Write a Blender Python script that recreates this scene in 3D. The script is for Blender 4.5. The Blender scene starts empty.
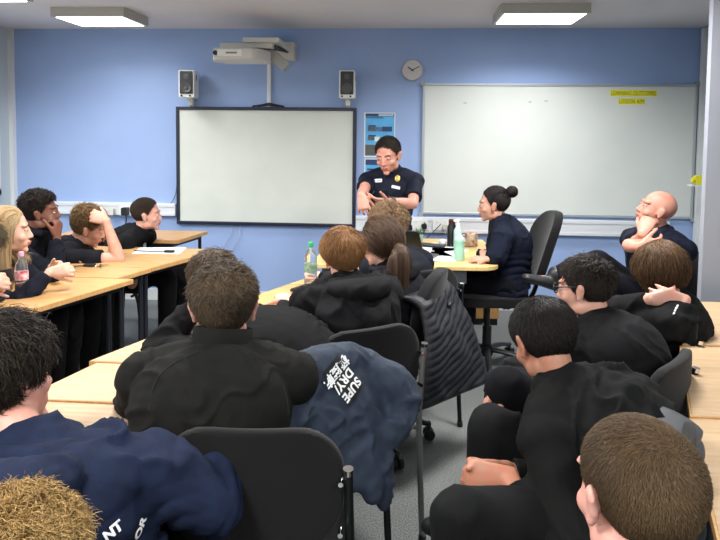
import bpy, bmesh, math, random
import numpy as np
from mathutils import Vector, Matrix, Euler
from mathutils.bvhtree import BVHTree
random.seed(7); rng = np.random.default_rng(7)
PI = math.pi
S = bpy.context.scene
C = S.collection
A = np.array
def v3(*a): return np.array(a, float)
def nrm(v): v = np.asarray(v, float); return v / max(1e-9, np.linalg.norm(v))

# ------------------------------------------------------------ camera
FPX, YAW, PITCH, ROLL, PPX, PPY, EYE = 630.0, math.radians(4.1), math.radians(3.5), 0.01, 360, 171, v3(0, 0, 1.52)
_F = v3(-math.sin(YAW)*math.cos(PITCH), math.cos(YAW)*math.cos(PITCH), -math.sin(PITCH))
_R = v3(math.cos(YAW), math.sin(YAW), 0); _U = np.cross(_R, _F)
_R2 = _R*math.cos(ROLL)+_U*math.sin(ROLL); _U2 = _U*math.cos(ROLL)-_R*math.sin(ROLL)
cam = bpy.data.objects.new('camera', bpy.data.cameras.new('camera')); C.objects.link(cam)
cam.data.sensor_width = 36; cam.data.lens = FPX/720*36; cam.data.shift_y = -(270-PPY)/720; cam.data.clip_start = .02
M = Matrix.Identity(4)
for i in range(3):
    M[i][0] = _R2[i]; M[i][1] = _U2[i]; M[i][2] = -_F[i]; M[i][3] = EYE[i]
cam.matrix_world = M; S.camera = cam
def ray(x, y): return _F+_R2*(x-PPX)/FPX-_U2*(y-PPY)/FPX
def atY(x, y, Y): d = ray(x, y); return EYE+d*(Y/d[1])          # a photo direction met with a real depth plane
def atZ(x, y, Z): d = ray(x, y); return EYE+d*((Z-1.52)/d[2])   # ... or with a real height

# ------------------------------------------------------------ materials
def lin(c):
    c = [x/255 for x in c]
    return tuple((x/12.92 if x <= .04045 else ((x+.055)/1.055)**2.4) for x in c)+(1,)
def mat(name, rgb, rough=.6, metal=0, rgb2=None, scale=20, bump=0, bscale=200, stretch=None, spec=.5, sheen=0, trans=0, emit=0, attr=False, detail=3, contrast=(.35,.65), alpha=1):
    m = bpy.data.materials.new(name); m.use_nodes = True
    nt = m.node_tree; N = nt.nodes; L = nt.links; b = N['Principled BSDF']
    b.inputs['Base Color'].default_value = lin(rgb); b.inputs['Roughness'].default_value = rough
    b.inputs['Metallic'].default_value = metal; b.inputs['Specular IOR Level'].default_value = spec
    b.inputs['Sheen Weight'].default_value = sheen; b.inputs['Transmission Weight'].default_value = trans
    b.inputs['Alpha'].default_value = alpha
    tc = N.new('ShaderNodeTexCoord'); mp = N.new('ShaderNodeMapping'); L.new(tc.outputs['Object'], mp.inputs[0])
    if stretch: mp.inputs['Scale'].default_value = stretch
    if rgb2 is not None:
        mix = N.new('ShaderNodeMix'); mix.data_type = 'RGBA'
        mix.inputs[6].default_value = lin(rgb); mix.inputs[7].default_value = lin(rgb2)
        if attr:
            at = N.new('ShaderNodeAttribute'); at.attribute_name = 'rnd'; L.new(at.outputs['Fac'], mix.inputs[0])
        else:
            no = N.new('ShaderNodeTexNoise'); no.inputs['Scale'].default_value = scale; no.inputs['Detail'].default_value = detail
            L.new(mp.outputs[0], no.inputs['Vector'])
            mr = N.new('ShaderNodeMapRange'); mr.inputs[1].default_value = contrast[0]; mr.inputs[2].default_value = contrast[1]
            L.new(no.outputs['Fac'], mr.inputs[0]); L.new(mr.outputs[0], mix.inputs[0])
        L.new(mix.outputs[2], b.inputs['Base Color'])
    if bump:
        n2 = N.new('ShaderNodeTexNoise'); n2.inputs['Scale'].default_value = bscale; n2.inputs['Detail'].default_value = 4
        L.new(mp.outputs[0], n2.inputs['Vector'])
        bp = N.new('ShaderNodeBump'); bp.inputs['Strength'].default_value = bump; bp.inputs['Distance'].default_value = .004
        L.new(n2.outputs['Fac'], bp.inputs['Height']); L.new(bp.outputs[0], b.inputs['Normal'])
    if emit:
        b.inputs['Emission Color'].default_value = lin(rgb); b.inputs['Emission Strength'].default_value = emit
    return m

# ------------------------------------------------------------ mesh helpers
class MB:
    """collects verts/faces of one mesh"""
    def __init__(s): s.v = []; s.f = []; s.n = 0
    def add(s, v, f):
        v = np.asarray(v, float).reshape(-1, 3)
        s.v.append(v); s.f += [tuple(i+s.n for i in q) for q in f]; s.n += len(v); return s
    def verts(s): return np.concatenate(s.v) if s.v else np.zeros((0, 3))
    def mesh(s, name='m'):
        me = bpy.data.meshes.new(name); me.from_pydata(s.verts().tolist(), [], s.f); me.update(); return me
def box(mb, lo, hi, R=None, o=None):
    x0, y0, z0 = lo; x1, y1, z1 = hi
    v = A([(x0,y0,z0),(x1,y0,z0),(x1,y1,z0),(x0,y1,z0),(x0,y0,z1),(x1,y0,z1),(x1,y1,z1),(x0,y1,z1)], float)
    if R is not None: v = v@np.asarray(R).T
    if o is not None: v = v+o
    return mb.add(v, [(0,3,2,1),(4,5,6,7),(0,1,5,4),(1,2,6,5),(2,3,7,6),(3,0,4,7)])
def prism(mb, quad, z0, z1):
    n = len(quad); v = [(x, y, z0) for x, y in quad]+[(x, y, z1) for x, y in quad]
    ar = sum(quad[i][0]*quad[(i+1) % n][1]-quad[(i+1) % n][0]*quad[i][1] for i in range(n))
    f = [tuple(range(n))[::-1], tuple(range(n, 2*n))]+[(i, (i+1) % n, n+(i+1) % n, n+i) for i in range(n)]
    if ar < 0: f = [q[::-1] for q in f]
    return mb.add(v, f)
def ell(mb, c, r, R=None, nu=20, nv=12):
    v = [(0, 0, 1)]
    for j in range(1, nv):
        t = PI*j/nv
        for i in range(nu): p = 2*PI*i/nu; v.append((math.sin(t)*math.cos(p), math.sin(t)*math.sin(p), math.cos(t)))
    v.append((0, 0, -1)); v = A(v)*A(r, float)
    f = [(0, 1+i, 1+(i+1) % nu) for i in range(nu)]
    for j in range(nv-2):
        a = 1+j*nu; b = a+nu
        f += [(a+i, b+i, b+(i+1) % nu, a+(i+1) % nu) for i in range(nu)]
    a = 1+(nv-2)*nu; f += [(a+(i+1) % nu, a+i, a+nu) for i in range(nu)]
    if R is not None: v = v@np.asarray(R).T
    return mb.add(v+np.asarray(c, float), f)
def crom(P, n):
    P = np.asarray(P, float)
    if len(P) == 2: return np.array([P[0]+(P[1]-P[0])*t for t in np.linspace(0, 1, n+1)])
    Q = np.vstack([2*P[0]-P[1], P, 2*P[-1]-P[-2]]); out = []
    for i in range(1, len(Q)-2):
        for t in np.linspace(0, 1, n, endpoint=False):
            a, b, c, d = Q[i-1:i+3]
            out.append(.5*((2*b)+(c-a)*t+(2*a-5*b+4*c-d)*t*t+(3*b-a-3*c+d)*t**3))
    out.append(P[-1]); return np.array(out)
def tube(mb, pts, rad, side=None, ns=12, n=4, caps=True, round_=True, smooth=True, closed=False, sq=1.0):
    """lofted tube; rad: list of r or (rx,ry) ; side: lateral reference"""
    rad = A([(r, r) if np.isscalar(r) else r for r in (rad if not np.isscalar(rad) else [rad]*len(pts))], float)
    pts = np.asarray(pts, float)
    if smooth and n > 1:
        P = crom(pts, n); Rr = crom(np.hstack([rad, np.zeros((len(rad), 1))]), n)[:, :2]; Rr = np.maximum(Rr, 1e-4)
    else: P = pts; Rr = rad
    m = len(P); T = np.gradient(P, axis=0) if m > 2 else np.repeat([P[1]-P[0]], 2, 0)
    if closed:
        T = np.roll(P, -1, 0)-np.roll(P, 1, 0)
    T = T/np.maximum(1e-9, np.linalg.norm(T, axis=1))[:, None]
    rings = []; s = None
    for i in range(m):
        if side is not None: ref = np.asarray(side, float)
        elif s is None: ref = v3(0, 0, 1) if abs(T[i][2]) < .9 else v3(1, 0, 0); ref = np.cross(T[i], ref)
        else: ref = s
        s = nrm(ref-T[i]*(ref@T[i])); u = np.cross(T[i], s)
        rings.append((P[i], s, u, T[i], Rr[i]))
    if round_ and not closed and caps:
        P0, s, u, t, r = rings[0]; h = min(r)
        pre = [(P0-t*h*math.sin(a), s, u, t, r*math.cos(a)) for a in (1.45, 1.1, .75, .35)]
        P1, s, u, t, r = rings[-1]; h = min(r)
        post = [(P1+t*h*math.sin(a), s, u, t, r*math.cos(a)) for a in (.35, .75, 1.1, 1.45)]
        rings = pre+rings+post
    v = []; ang = np.linspace(0, 2*PI, ns, endpoint=False)
    ca, sa = np.cos(ang), np.sin(ang)
    if sq != 1: ca = np.sign(ca)*abs(ca)**sq; sa = np.sign(sa)*abs(sa)**sq
    for c, s, u, t, r in rings: v.append(c+np.outer(ca*r[0], s)+np.outer(sa*r[1], u))
    v = np.concatenate(v); k = len(rings)
    f = [(j*ns+i, j*ns+(i+1) % ns, (j+1)*ns+(i+1) % ns, (j+1)*ns+i) for j in range(k-1) for i in range(ns)]
    if closed: f += [((k-1)*ns+i, (k-1)*ns+(i+1) % ns, (i+1) % ns, i) for i in range(ns)]
    elif caps: f += [tuple(range(ns))[::-1], tuple((k-1)*ns+i for i in range(ns))]
    return mb.add(v, f)
def cyl(mb, a, b, r, r2=None, ns=16): return tube(mb, [a, b], [r, r if r2 is None else r2], ns=ns, n=1, round_=False, smooth=False)
def lathe(mb, prof, o=(0, 0, 0), ns=24, R=None):
    v = A([(r*math.cos(2*PI*i/ns), r*math.sin(2*PI*i/ns), z) for r, z in prof for i in range(ns)]); k = len(prof)
    if R is not None: v = v@np.asarray(R).T
    f = [(j*ns+i, j*ns+(i+1) % ns, (j+1)*ns+(i+1) % ns, (j+1)*ns+i) for j in range(k-1) for i in range(ns)]
    f += [tuple(range(ns))[::-1], tuple((k-1)*ns+i for i in range(ns))]
    return mb.add(v+np.asarray(o, float), f)
def rbox(mb, lo, hi, r, R=None, o=None, axis=1, n=5):
    """box with its outline rounded in the plane across `axis`"""
    lo = A(lo, float); hi = A(hi, float); ax = [i for i in range(3) if i != axis]
    r = min(r, (hi[ax[0]]-lo[ax[0]])/2-1e-4, (hi[ax[1]]-lo[ax[1]])/2-1e-4); pts = []
    for cx, cy, a0 in ((hi[ax[0]]-r, hi[ax[1]]-r, 0), (lo[ax[0]]+r, hi[ax[1]]-r, PI/2), (lo[ax[0]]+r, lo[ax[1]]+r, PI), (hi[ax[0]]-r, lo[ax[1]]+r, 1.5*PI)):
        for k in range(n+1): a = a0+PI/2*k/n; pts.append((cx+r*math.cos(a), cy+r*math.sin(a)))
    m = len(pts); v = np.zeros((2*m, 3))
    for k, (p, q) in enumerate(pts):
        v[k, ax[0]] = p; v[k, ax[1]] = q; v[k, axis] = lo[axis]; v[m+k] = v[k]; v[m+k, axis] = hi[axis]
    if R is not None: v = v@np.asarray(R).T
    if o is not None: v = v+o
    f = [tuple(range(m))[::-1], tuple(range(m, 2*m))]+[(i, (i+1) % m, m+(i+1) % m, m+i) for i in range(m)]
    if axis == 1: f = [q[::-1] for q in f]
    return mb.add(v, f)

def obj(name, src, m, parent=None, smooth=True, bevel=0, angle=None):
    me = src.mesh(name) if isinstance(src, MB) else src
    me.name = name
    o = bpy.data.objects.new(name, me); C.objects.link(o)
    if m is not None: me.materials.clear(); me.materials.append(m)
    if parent is not None: o.parent = parent
    if bevel:
        md = o.modifiers.new('bevel', 'BEVEL'); md.width = bevel; md.segments = 2; md.limit_method = 'ANGLE'; md.angle_limit = .7
        md.harden_normals = False
    if smooth:
        me.polygons.foreach_set('use_smooth', [True]*len(me.polygons))
        if angle is None: angle = .7
        if angle < 3:
            try: me.set_sharp_from_angle(angle=angle)
            except Exception: pass
    return o
def tag(o, label, cat, group=None, kind=None):
    if label: o['label'] = label
    if cat: o['category'] = cat
    if group: o['group'] = group
    if kind: o['kind'] = kind
    return o
def thing(name, label, cat, loc=(0, 0, 0), rotz=0, group=None):
    o = bpy.data.objects.new(name, None); C.objects.link(o); o.empty_display_size = .1
    o.location = loc; o.rotation_euler = (0, 0, rotz); return tag(o, label, cat, group)
def struct(name, src, m, **k):
    o = obj(name, src, m, **k)
    if o.parent is None: o['kind'] = 'structure'
    return o
def dup(root, loc, rotz, label=None, group=None):
    r = root.copy(); C.objects.link(r); r.location = loc; r.rotation_euler = (0, 0, rotz)
    if label: r['label'] = label
    if group: r['group'] = group
    def kids(o, n):
        for ch in list(o.children):
            c = ch.copy(); C.objects.link(c); c.parent = n; kids(ch, c)
    kids(root, r); return r

def remesh(mb, vox, it=4, fac=.5):
    """one continuous skin over the union of closed shapes"""
    me = mb.mesh('tmp'); o = bpy.data.objects.new('tmp', me); C.objects.link(o)
    md = o.modifiers.new('r', 'REMESH'); md.mode = 'VOXEL'; md.voxel_size = vox; md.adaptivity = 0
    if it:
        sm = o.modifiers.new('s', 'SMOOTH'); sm.factor = fac; sm.iterations = it
    dg = bpy.context.evaluated_depsgraph_get()
    out = bpy.data.meshes.new_from_object(o.evaluated_get(dg), depsgraph=dg)
    bpy.data.objects.remove(o); bpy.data.meshes.remove(me)
    return out
def getv(me):
    a = np.empty(len(me.vertices)*3, np.float32); me.vertices.foreach_get('co', a); return a.reshape(-1, 3).astype(float)
def getn(me):
    a = np.empty(len(me.vertices)*3, np.float32); me.vertices.foreach_get('normal', a); return a.reshape(-1, 3).astype(float)
def setv(me, v): me.vertices.foreach_set('co', v.astype(np.float32).ravel()); me.update()
def wav(p, k, seed, warp=1.0):
    r = np.random.default_rng(seed); out = np.zeros(len(p)); q = p.copy()
    for i in range(3):
        d = r.normal(size=3); d /= np.linalg.norm(d)
        q = q+warp*.35/k*np.sin(k*1.3*(p@d)+r.uniform(0, 6))[:, None]*r.normal(size=3)
    for i in range(4):
        d = r.normal(size=3); d /= np.linalg.norm(d)
        out += np.sin(k*r.uniform(.7, 1.5)*(q@d)+r.uniform(0, 6))
    return out/2.2
def folds(me, amp, seed, k=38):
    p = getv(me); n = getn(me)
    a = wav(p, k, seed, 2.2); b = wav(p, k*.45, seed+1, 1.5); c = wav(p, k*2.2, seed+2, 2)
    rid = np.clip(1-np.abs(a)*1.1, 0, 1)**1.8*np.clip(.45+b, 0, 1.2)*1.5
    setv(me, p+n*(amp*(rid-.4+.35*b)+amp*.22*c*np.clip(.4+b, 0, 1))[:, None])
def text_mesh(body, size, extrude=.0, align='CENTER', bold=0):
    cu = bpy.data.curves.new('t', 'FONT'); cu.body = body; cu.size = size; cu.extrude = extrude; cu.align_x = align; cu.align_y = 'CENTER'; cu.offset = bold
    o = bpy.data.objects.new('t', cu); C.objects.link(o)
    dg = bpy.context.evaluated_depsgraph_get(); me = bpy.data.meshes.new_from_object(o.evaluated_get(dg), depsgraph=dg)
    bpy.data.objects.remove(o); return me
def place_text(name, body, size, o, right, up, m, parent=None, extrude=.0006, bold=0, target=None):
    me = text_mesh(body, size, extrude if target is None else 0, bold=bold); right = nrm(right); up = nrm(up); n = np.cross(right, up)
    if target is not None:
        bm = bmesh.new(); bm.from_mesh(me)
        bmesh.ops.triangulate(bm, faces=bm.faces)
        bmesh.ops.subdivide_edges(bm, edges=[e for e in bm.edges if e.calc_length() > size*.12], cuts=3, use_grid_fill=False)
        bmesh.ops.triangulate(bm, faces=bm.faces)
        bm.to_mesh(me); bm.free()
    p = getv(me); w = np.asarray(o)+np.outer(p[:, 0], right)+np.outer(p[:, 1], up)+np.outer(p[:, 2], n)
    if target is not None:
        bvh = BVHTree.FromPolygons([tuple(x) for x in getv(target)], [tuple(f.vertices) for f in target.polygons])
        for i in range(len(w)):
            h = bvh.ray_cast(Vector(w[i]+n*.25), Vector(-n), .6)
            if h[0] is not None: w[i] = np.array(h[0])+n*.009 if 'ering' in name else np.array(h[0])+n*.003
    setv(me, w)
    return obj(name, me, m, parent, smooth=False)
# ------------------------------------------------------------ the room
YW, CEIL, XL, XR, YB = 5.45, 2.41, -3.535, 2.46, -3.2
m_wall = mat('blue wall paint', (152, 176, 220), .75, rgb2=(148, 172, 217), scale=3, bump=.05, bscale=300)
m_white = mat('white wall paint', (186, 198, 204), .8, bump=.04, bscale=200)
m_ceil = mat('ceiling paint', (214, 212, 216), .9, rgb2=(210, 208, 212), scale=1.5)
m_carpet = mat('grey carpet', (100, 103, 103), .95, rgb2=(142, 145, 144), scale=160, bump=.6, bscale=350, spec=.1, contrast=(.38, .62))
m_gloss = mat('white gloss trim', (216, 220, 222), .35)
m_trunk = mat('white plastic trunking', (214, 218, 224), .4)
m_black = mat('black plastic', (22, 23, 25), .45)
m_blackm = mat('black painted steel', (17, 18, 20), .38, metal=.2)
m_steel = mat('brushed grey steel', (128, 128, 126), .38, metal=.25)
m_chrome = mat('bright chrome', (215, 215, 215), .15, metal=1)
m_wood = mat('light beech laminate', (184, 158, 126), .4, rgb2=(172, 143, 109), scale=6, stretch=(1.2, 14, 1), spec=.45, bump=.02, bscale=60)
m_edge = mat('beech table edge', (196, 152, 98), .5, rgb2=(180, 136, 84), scale=8, stretch=(14, 14, 1))
m_plas = mat('off white plastic', (206, 205, 198), .42)

def wallbox(name, lo, hi, m): return struct(name, box(MB(), lo, hi), m, smooth=False)
wallbox('floor', (XL-.1, YB-.1, -.08), (XR+.1, YW+.1, 0), m_carpet)
wallbox('ceiling', (XL-.1, YB-.1, CEIL), (XR+.1, YW+.1, CEIL+.08), m_ceil)
wallbox('wall_back', (XL-.1, YW, 0), (XR+.1, YW+.1, CEIL), m_wall)
wallbox('wall_left', (XL-.1, YB, 0), (XL, YW, CEIL), m_white)
wallbox('wall_right', (XR, YB, 0), (XR+.1, YW, CEIL), m_white)
wallbox('wall_rear', (XL-.1, YB-.1, 0), (XR+.1, YB, CEIL), m_white)
wallbox('baseboard_back', (XL, YW-.018, 0), (XR, YW, .10), m_gloss)
wallbox('baseboard_left', (XL, YB, 0), (XL+.018, YW-.02, .10), m_gloss)
# corner post and window of the left wall, blind down
m_blind = mat('pale roller blind fabric', (200, 216, 222), .8)
wallbox('trim_1', (XL, YW-.05, .12), (XL+.035, YW, CEIL), m_gloss)
w = thing('window_1', None, None, (XL, 3.9, 0)); w['kind'] = 'structure'
fr = MB()
for (a, b) in (((0, -1.3, .95), (.05, 1.3, 1.0)), ((0, -1.3, 2.2), (.05, 1.3, 2.25)), ((0, -1.3, .95), (.05, -1.25, 2.25)), ((0, 1.25, .95), (.05, 1.3, 2.25)), ((0, -.025, .95), (.05, .025, 2.25))): box(fr, a, b)
obj('window_frame', fr, m_gloss, w, smooth=False)
bl = MB(); box(bl, (.055, -1.24, 1.0), (.062, 1.24, 2.2)); obj('blind', bl, m_blind, w, smooth=False)
# partition / tall cupboard side on the right and the door frame seen past it
m_part = mat('pale grey painted partition', (146, 149, 159), .6, rgb2=(142, 146, 156), scale=2, bump=.05, bscale=240)
pe = atY(708, 130, 3.25)
wallbox('wall_partition', (pe[0], 3.25, 0), (XR, 3.29, CEIL), m_part)
d = thing('door_1', None, None, (XR-.02, 4.4, 0)); d['kind'] = 'structure'
# tall white window/door frame in the right-hand corner
df = MB()
x0 = atY(711, 120, 5.2)[0]
box(df, (x0-.03-XR+.02, .62, 0), (.02, .68, CEIL-.01)); box(df, (x0-.0-XR+.02, .98, 0), (.02, 1.03, CEIL-.01)); box(df, (x0-XR+.06, .68, 1.30), (.02, .98, 1.36)); box(df, (x0-XR+.06, .68, 0), (.02, .98, .5))
obj('door_frame', df, m_gloss, d, smooth=False)
gl = MB(); box(gl, (x0-XR+.07, .68, .5), (x0-XR+.085, .98, 1.30)); obj('pane', gl, mat('brown frosted panel', (150, 140, 130), .4), d, smooth=False)
g2 = MB(); box(g2, (x0-XR+.07, .68, 1.36), (x0-XR+.085, .98, CEIL-.02)); obj('pane', g2, mat('pale upper pane', (205, 208, 212), .3), d, smooth=False)
hd = MB(); cyl(hd, (x0-XR-.03, .60, 1.62), (x0-XR+.03, .60, 1.62), .012); cyl(hd, (x0-XR-.0, .60, 1.59), (x0-XR-.0, .60, 1.65), .01)
obj('door_handle', hd, m_black, d)
yl = MB(); rbox(yl, (-.04, -.02, -.035), (.05, .02, .035), .01); cyl(yl, (-.045, 0, 0), (-.06, 0, 0), .02)
p = atY(700, 180, 4.95)
o = obj('tape_measure', yl, mat('yellow plastic', (222, 214, 40), .4)); o.location = p
tag(o, 'small yellow plastic item on the ledge of the white corner frame', 'tool')
sh = MB(); box(sh, (-.07, -.03, -.012), (XR-p[0], .05, 0)); o = struct('trim_3', sh, m_gloss, smooth=False); o.location = (p[0], p[1], p[2]-.036)

# ceiling lights
m_fix = mat('light fitting body', (178, 176, 170), .5); m_diff = mat('lit diffuser', (255, 253, 250), .5, emit=6.0)
D_ = math.radians
LG = 'square ceiling light fittings'
def light(x, y, lab, sx=.6, sy=.6, power=26, shown=True):
    t = thing('ceiling_light', lab, 'light', (x, y, CEIL), 0, LG)
    h = .068; b = MB()
    for a, c in (((-sx/2, -sy/2, -h), (sx/2, -sy/2+.025, -.0005)), ((-sx/2, sy/2-.025, -h), (sx/2, sy/2, -.0005)), ((-sx/2, -sy/2+.0251, -h), (-sx/2+.025, sy/2-.0251, -.0005)), ((sx/2-.025, -sy/2+.0251, -h), (sx/2, sy/2-.0251, -.0005)), ((-sx/2+.026, -sy/2+.026, -.02), (sx/2-.026, sy/2-.026, -.001))): box(b, a, c)
    obj('housing', b, m_fix, t, smooth=False)
    q = MB(); box(q, (-sx/2+.0255, -sy/2+.0255, -h-.003), (sx/2-.0255, sy/2-.0255, -h+.01)); obj('diffuser', q, m_diff, t, smooth=False)
    ld = bpy.data.lights.new('lamp', 'AREA'); ld.shape = 'RECTANGLE'; ld.size = sx-.06; ld.size_y = sy-.06; ld.energy = power*(1.45 if y > 3.5 else 1.85); ld.spread = D_(148 if y > 3.5 else 165); ld.color = (1, .985, .96)
    lo = bpy.data.objects.new('lamp', ld); C.objects.link(lo); lo.parent = t; lo.location = (0, 0, -h-.006)
    return t
light(-2.32, 4.70, 'square lit ceiling panel at the far left above the blue wall', .55, .44, 6)
light(.94, 4.64, 'square lit ceiling panel above the large whiteboard', .60, .44, 12)
light(-2.72, 3.68, 'ceiling panel cut off by the top left corner of the photo', .6, .6, 20)
for x, y in ((-.9, 2.8), (.8, 2.95), (-2.7, 1.6), (-.9, .2), (1.4, -.2), (-2.6, -1.2), (.3, -2.0)):
    light(x, y, 'square ceiling panel lighting the room above or behind the viewer')

# trunking along the back wall
def trunk(x0, x1, z0, z1, name):
    t = MB(); box(t, (x0, YW-.05, z0), (x1, YW, z1)); box(t, (x0, YW-.056, z0+.004), (x1, YW-.05, z0+.03)); box(t, (x0, YW-.056, z1-.03), (x1, YW-.05, z1-.004))
    return struct(name, t, m_trunk, smooth=False, bevel=.002)
trunk(XL+.065, -2.02, .765, .875, 'trim_4'); trunk(-.42, XR-.25, .665, .80, 'trim_5')
# ------------------------------------------------------------ things on the back wall
m_wb = mat('whiteboard enamel', (214, 219, 216), .10, rgb2=(209, 215, 212), scale=2.5, spec=.5)
m_wbf = mat('whiteboard frame', (176, 184, 190), .35, metal=.4)
def board(name, lab, x0, x1, z0, z1, fw, mf, mp, th=.03):
    t = thing(name, lab, 'whiteboard', ((x0+x1)/2, YW-.001, (z0+z1)/2)); a, b = (x1-x0)/2, (z1-z0)/2
    p = MB(); box(p, (-a+fw*.6, -th*.7, -b+fw*.6), (a-fw*.6, 0, b-fw*.6)); obj('board_panel', p, mp, t, smooth=False)
    f = MB()
    for lo, hi in (((-a, -th, b-fw), (a, 0, b)), ((-a, -th, -b), (a, 0, -b+fw)), ((-a, -th, -b+fw), (-a+fw, 0, b-fw)), ((a-fw, -th, -b+fw), (a, 0, b-fw))): box(f, lo, hi)
    obj('board_frame', f, mf, t, smooth=False, bevel=.004); return t, a, b
wb, a, b = board('whiteboard', 'large wide whiteboard with thin grey frame and yellow highlighted words', .14, 2.405, .822, 1.945, .022, m_wbf, m_wb)
m_navy_frame = mat('navy board frame', (24, 28, 52), .4)
m_ib = mat('interactive board surface', (210, 216, 210), .5, rgb2=(205, 211, 205), scale=4, bump=.02)
iwb, a2, b2 = board('interactive_whiteboard', 'interactive whiteboard with thick dark navy frame below the projector', -2.01, -.425, .697, 1.731, .028, m_navy_frame, m_ib, .045)
for sx in (-1, 1):
    for sz in (-1, 1):
        q = MB(); rbox(q, (sx*a-.02, -.034, sz*b-.02), (sx*a+.02, 0, sz*b+.02), .01); obj('corner_cap', q, mat('grey cap', (150, 158, 165), .5) if sx+sz == -2 else bpy.data.materials['grey cap'], wb, smooth=False)
m_hl = mat('yellow highlighter ink', (236, 230, 50), .5); m_ink = mat('dark marker ink', (36, 34, 14), .6)
# highlighted writing, flat on the board
cx = (.14+2.405)/2; cz = (.822+1.945)/2; yb = -.0225
for i, (px0, px1, py, hh, s) in enumerate(((610, 657, 93.2, .052, 'LEARNING OUTCOMES'), (618, 645, 101.4, .050, 'LESSON AIM'))):
    P0 = atY(px0, py, YW-.02); P1 = atY(px1, py, YW-.02); c = (P0+P1)/2; wd = P1[0]-P0[0]
    q = MB(); rbox(q, (c[0]-cx-wd/2, yb-.0006, c[2]-cz-hh/2), (c[0]-cx+wd/2, yb, c[2]-cz+hh/2), .012); obj('highlighted_line', q, m_hl, wb, smooth=False)
    me = text_mesh(s, .046, 0, bold=0); vv = getv(me); w0 = vv[:, 0].max()-vv[:, 0].min(); k = (wd-.02)/w0; hz = vv[:, 1].max()-vv[:, 1].min()
    vv[:, 1] -= (vv[:, 1].max()+vv[:, 1].min())/2
    setv(me, np.stack([vv[:, 0]*k+c[0]-cx, np.full(len(vv), yb-.001)-vv[:, 2], vv[:, 1]*(hh*.7/hz)+c[2]-cz], 1)); obj('writing', me, m_ink, wb, smooth=False)
for (px, py) in ((465, 103), (530, 102), (546, 101)):
    P = atY(px, py, YW-.02); q = MB(); rbox(q, (P[0]-cx-.014, yb-.0006, P[2]-cz-.004), (P[0]-cx+.014, yb, P[2]-cz+.004), .003); obj('ink_smudge', q, mat('grey smudge', (150, 156, 155), .6), wb, smooth=False)

# loudspeakers
m_sp = mat('white speaker shell', (226, 228, 226), .4); m_grl = mat('dark speaker baffle', (52, 56, 60), .6); m_cone = mat('grey speaker cone', (84, 84, 88), .5)
def speaker(x, z, lab, ang):
    t = thing('loudspeaker', lab, 'speaker', (x, YW, z), ang, 'wall loudspeakers beside the projector')
    b = MB(); rbox(b, (-.066, -.235, -.115), (.066, -.06, .115), .012); obj('cabinet', b, m_sp, t, bevel=.004)
    g = MB(); rbox(g, (-.054, -.240, -.085), (.054, -.234, .105), .008); gg = obj('baffle', g, m_grl, t, smooth=False)
    r = MB(); RX = Matrix.Rotation(PI/2, 3, 'X')
    lathe(r, [(.040, 0), (.043, .004), (.040, .008), (.030, .003), (.014, .0), (.012, .006), (.004, .008)], (0, -.240, -.035), R=RX); obj('woofer', r, m_cone, t)
    r = MB(); lathe(r, [(.022, 0), (.024, .004), (.016, .003), (.006, .006)], (0, -.240, .062), R=RX); obj('tweeter', r, m_cone, t)
    for k in (-.04, .03):
        q = MB(); cyl(q, (k, -.245, -.100), (k, -.234, -.100), .008); obj('knob', q, m_black, t)
    q = MB(); rbox(q, (.064, -.17, .03), (.0675, -.14, .085), .012, axis=0); obj('side_port', q, m_black, t, smooth=False)
    q = MB(); box(q, (-.02, -.10, -.17), (.02, -.0, -.115)); box(q, (-.016, -.02, -.2), (.016, 0, -.11)); obj('bracket', q, m_plas, t, smooth=False)
    return t
p = atY(185, 84, YW-.2); speaker(p[0], p[2], 'white wall loudspeaker with dark baffle above the left corner of interactive board', .10)
p = atY(346.5, 84.5, YW-.2); speaker(p[0], p[2], 'white wall loudspeaker nearest the clock, above the right corner of interactive board', .03)

# projector on its boom
t = thing('projector', 'white short throw projector on wall boom above interactive whiteboard', 'projector', (0, 0, 0))
pa = atY(213, 48, YW-.62); pb = atY(270, 62, YW-.62)
b = MB(); zc = (pa[2]+pb[2])/2; xa, xb = pa[0], pb[0]; yc = YW-.62
q = [(xa, yc), (xa+.05, yc-.16), (xb-.09, yc-.19), (xb, yc+.02), (xb-.04, yc+.16), (xa+.06, yc+.15)]
prism(b, q, zc-.055, zc+.035); obj('projector_body', b, m_plas, t, bevel=.012)
q = MB(); box(q, (xa+.09, yc-.19, zc-.03), (xb-.17, yc-.172, zc+.02)); obj('front_panel', q, mat('white panel', (232, 232, 228), .4), t, smooth=False, bevel=.003)
q = MB(); box(q, (xa+.155, yc-.192, zc-.012), (xa+.24, yc-.189, zc+.0)); obj('badge', q, mat('grey badge', (120, 120, 118), .5), t, smooth=False)
q = MB(); cyl(q, (xa+.07, yc-.175, zc-.004), (xa+.07, yc-.145, zc-.004), .018); obj('lens_window', q, m_black, t)
q = MB(); box(q, (xa+.06, yc-.02, zc+.05), (xb+.02, yc+.06, zc+.09)); box(q, (xb-.20, yc-.06, zc+.09), (xb+.08, YW-.02, zc+.125)); obj('boom_arm', q, m_plas, t, bevel=.005)
q = MB(); box(q, (xb-.17, YW-.14, zc+.02), (xb+.10, YW, zc+.17)); obj('wall_plate', q, m_plas, t, bevel=.006)
q = MB(); R = Matrix.Rotation(-.85, 3, 'Y'); box(q, (-.045, -.05, -.11), (.035, .05, .11), R=R, o=(xb+.03, yc+.13, zc-.01)); box(q, (-.03, -.04, -.07), (.03, .05, .08), R=Matrix.Rotation(.5, 3, 'Y'), o=(xb-.04, yc+.11, zc+.05)); obj('cable_cover', q, mat('grey plastic', (160, 161, 158), .5), t, bevel=.006)
q = MB()
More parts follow.
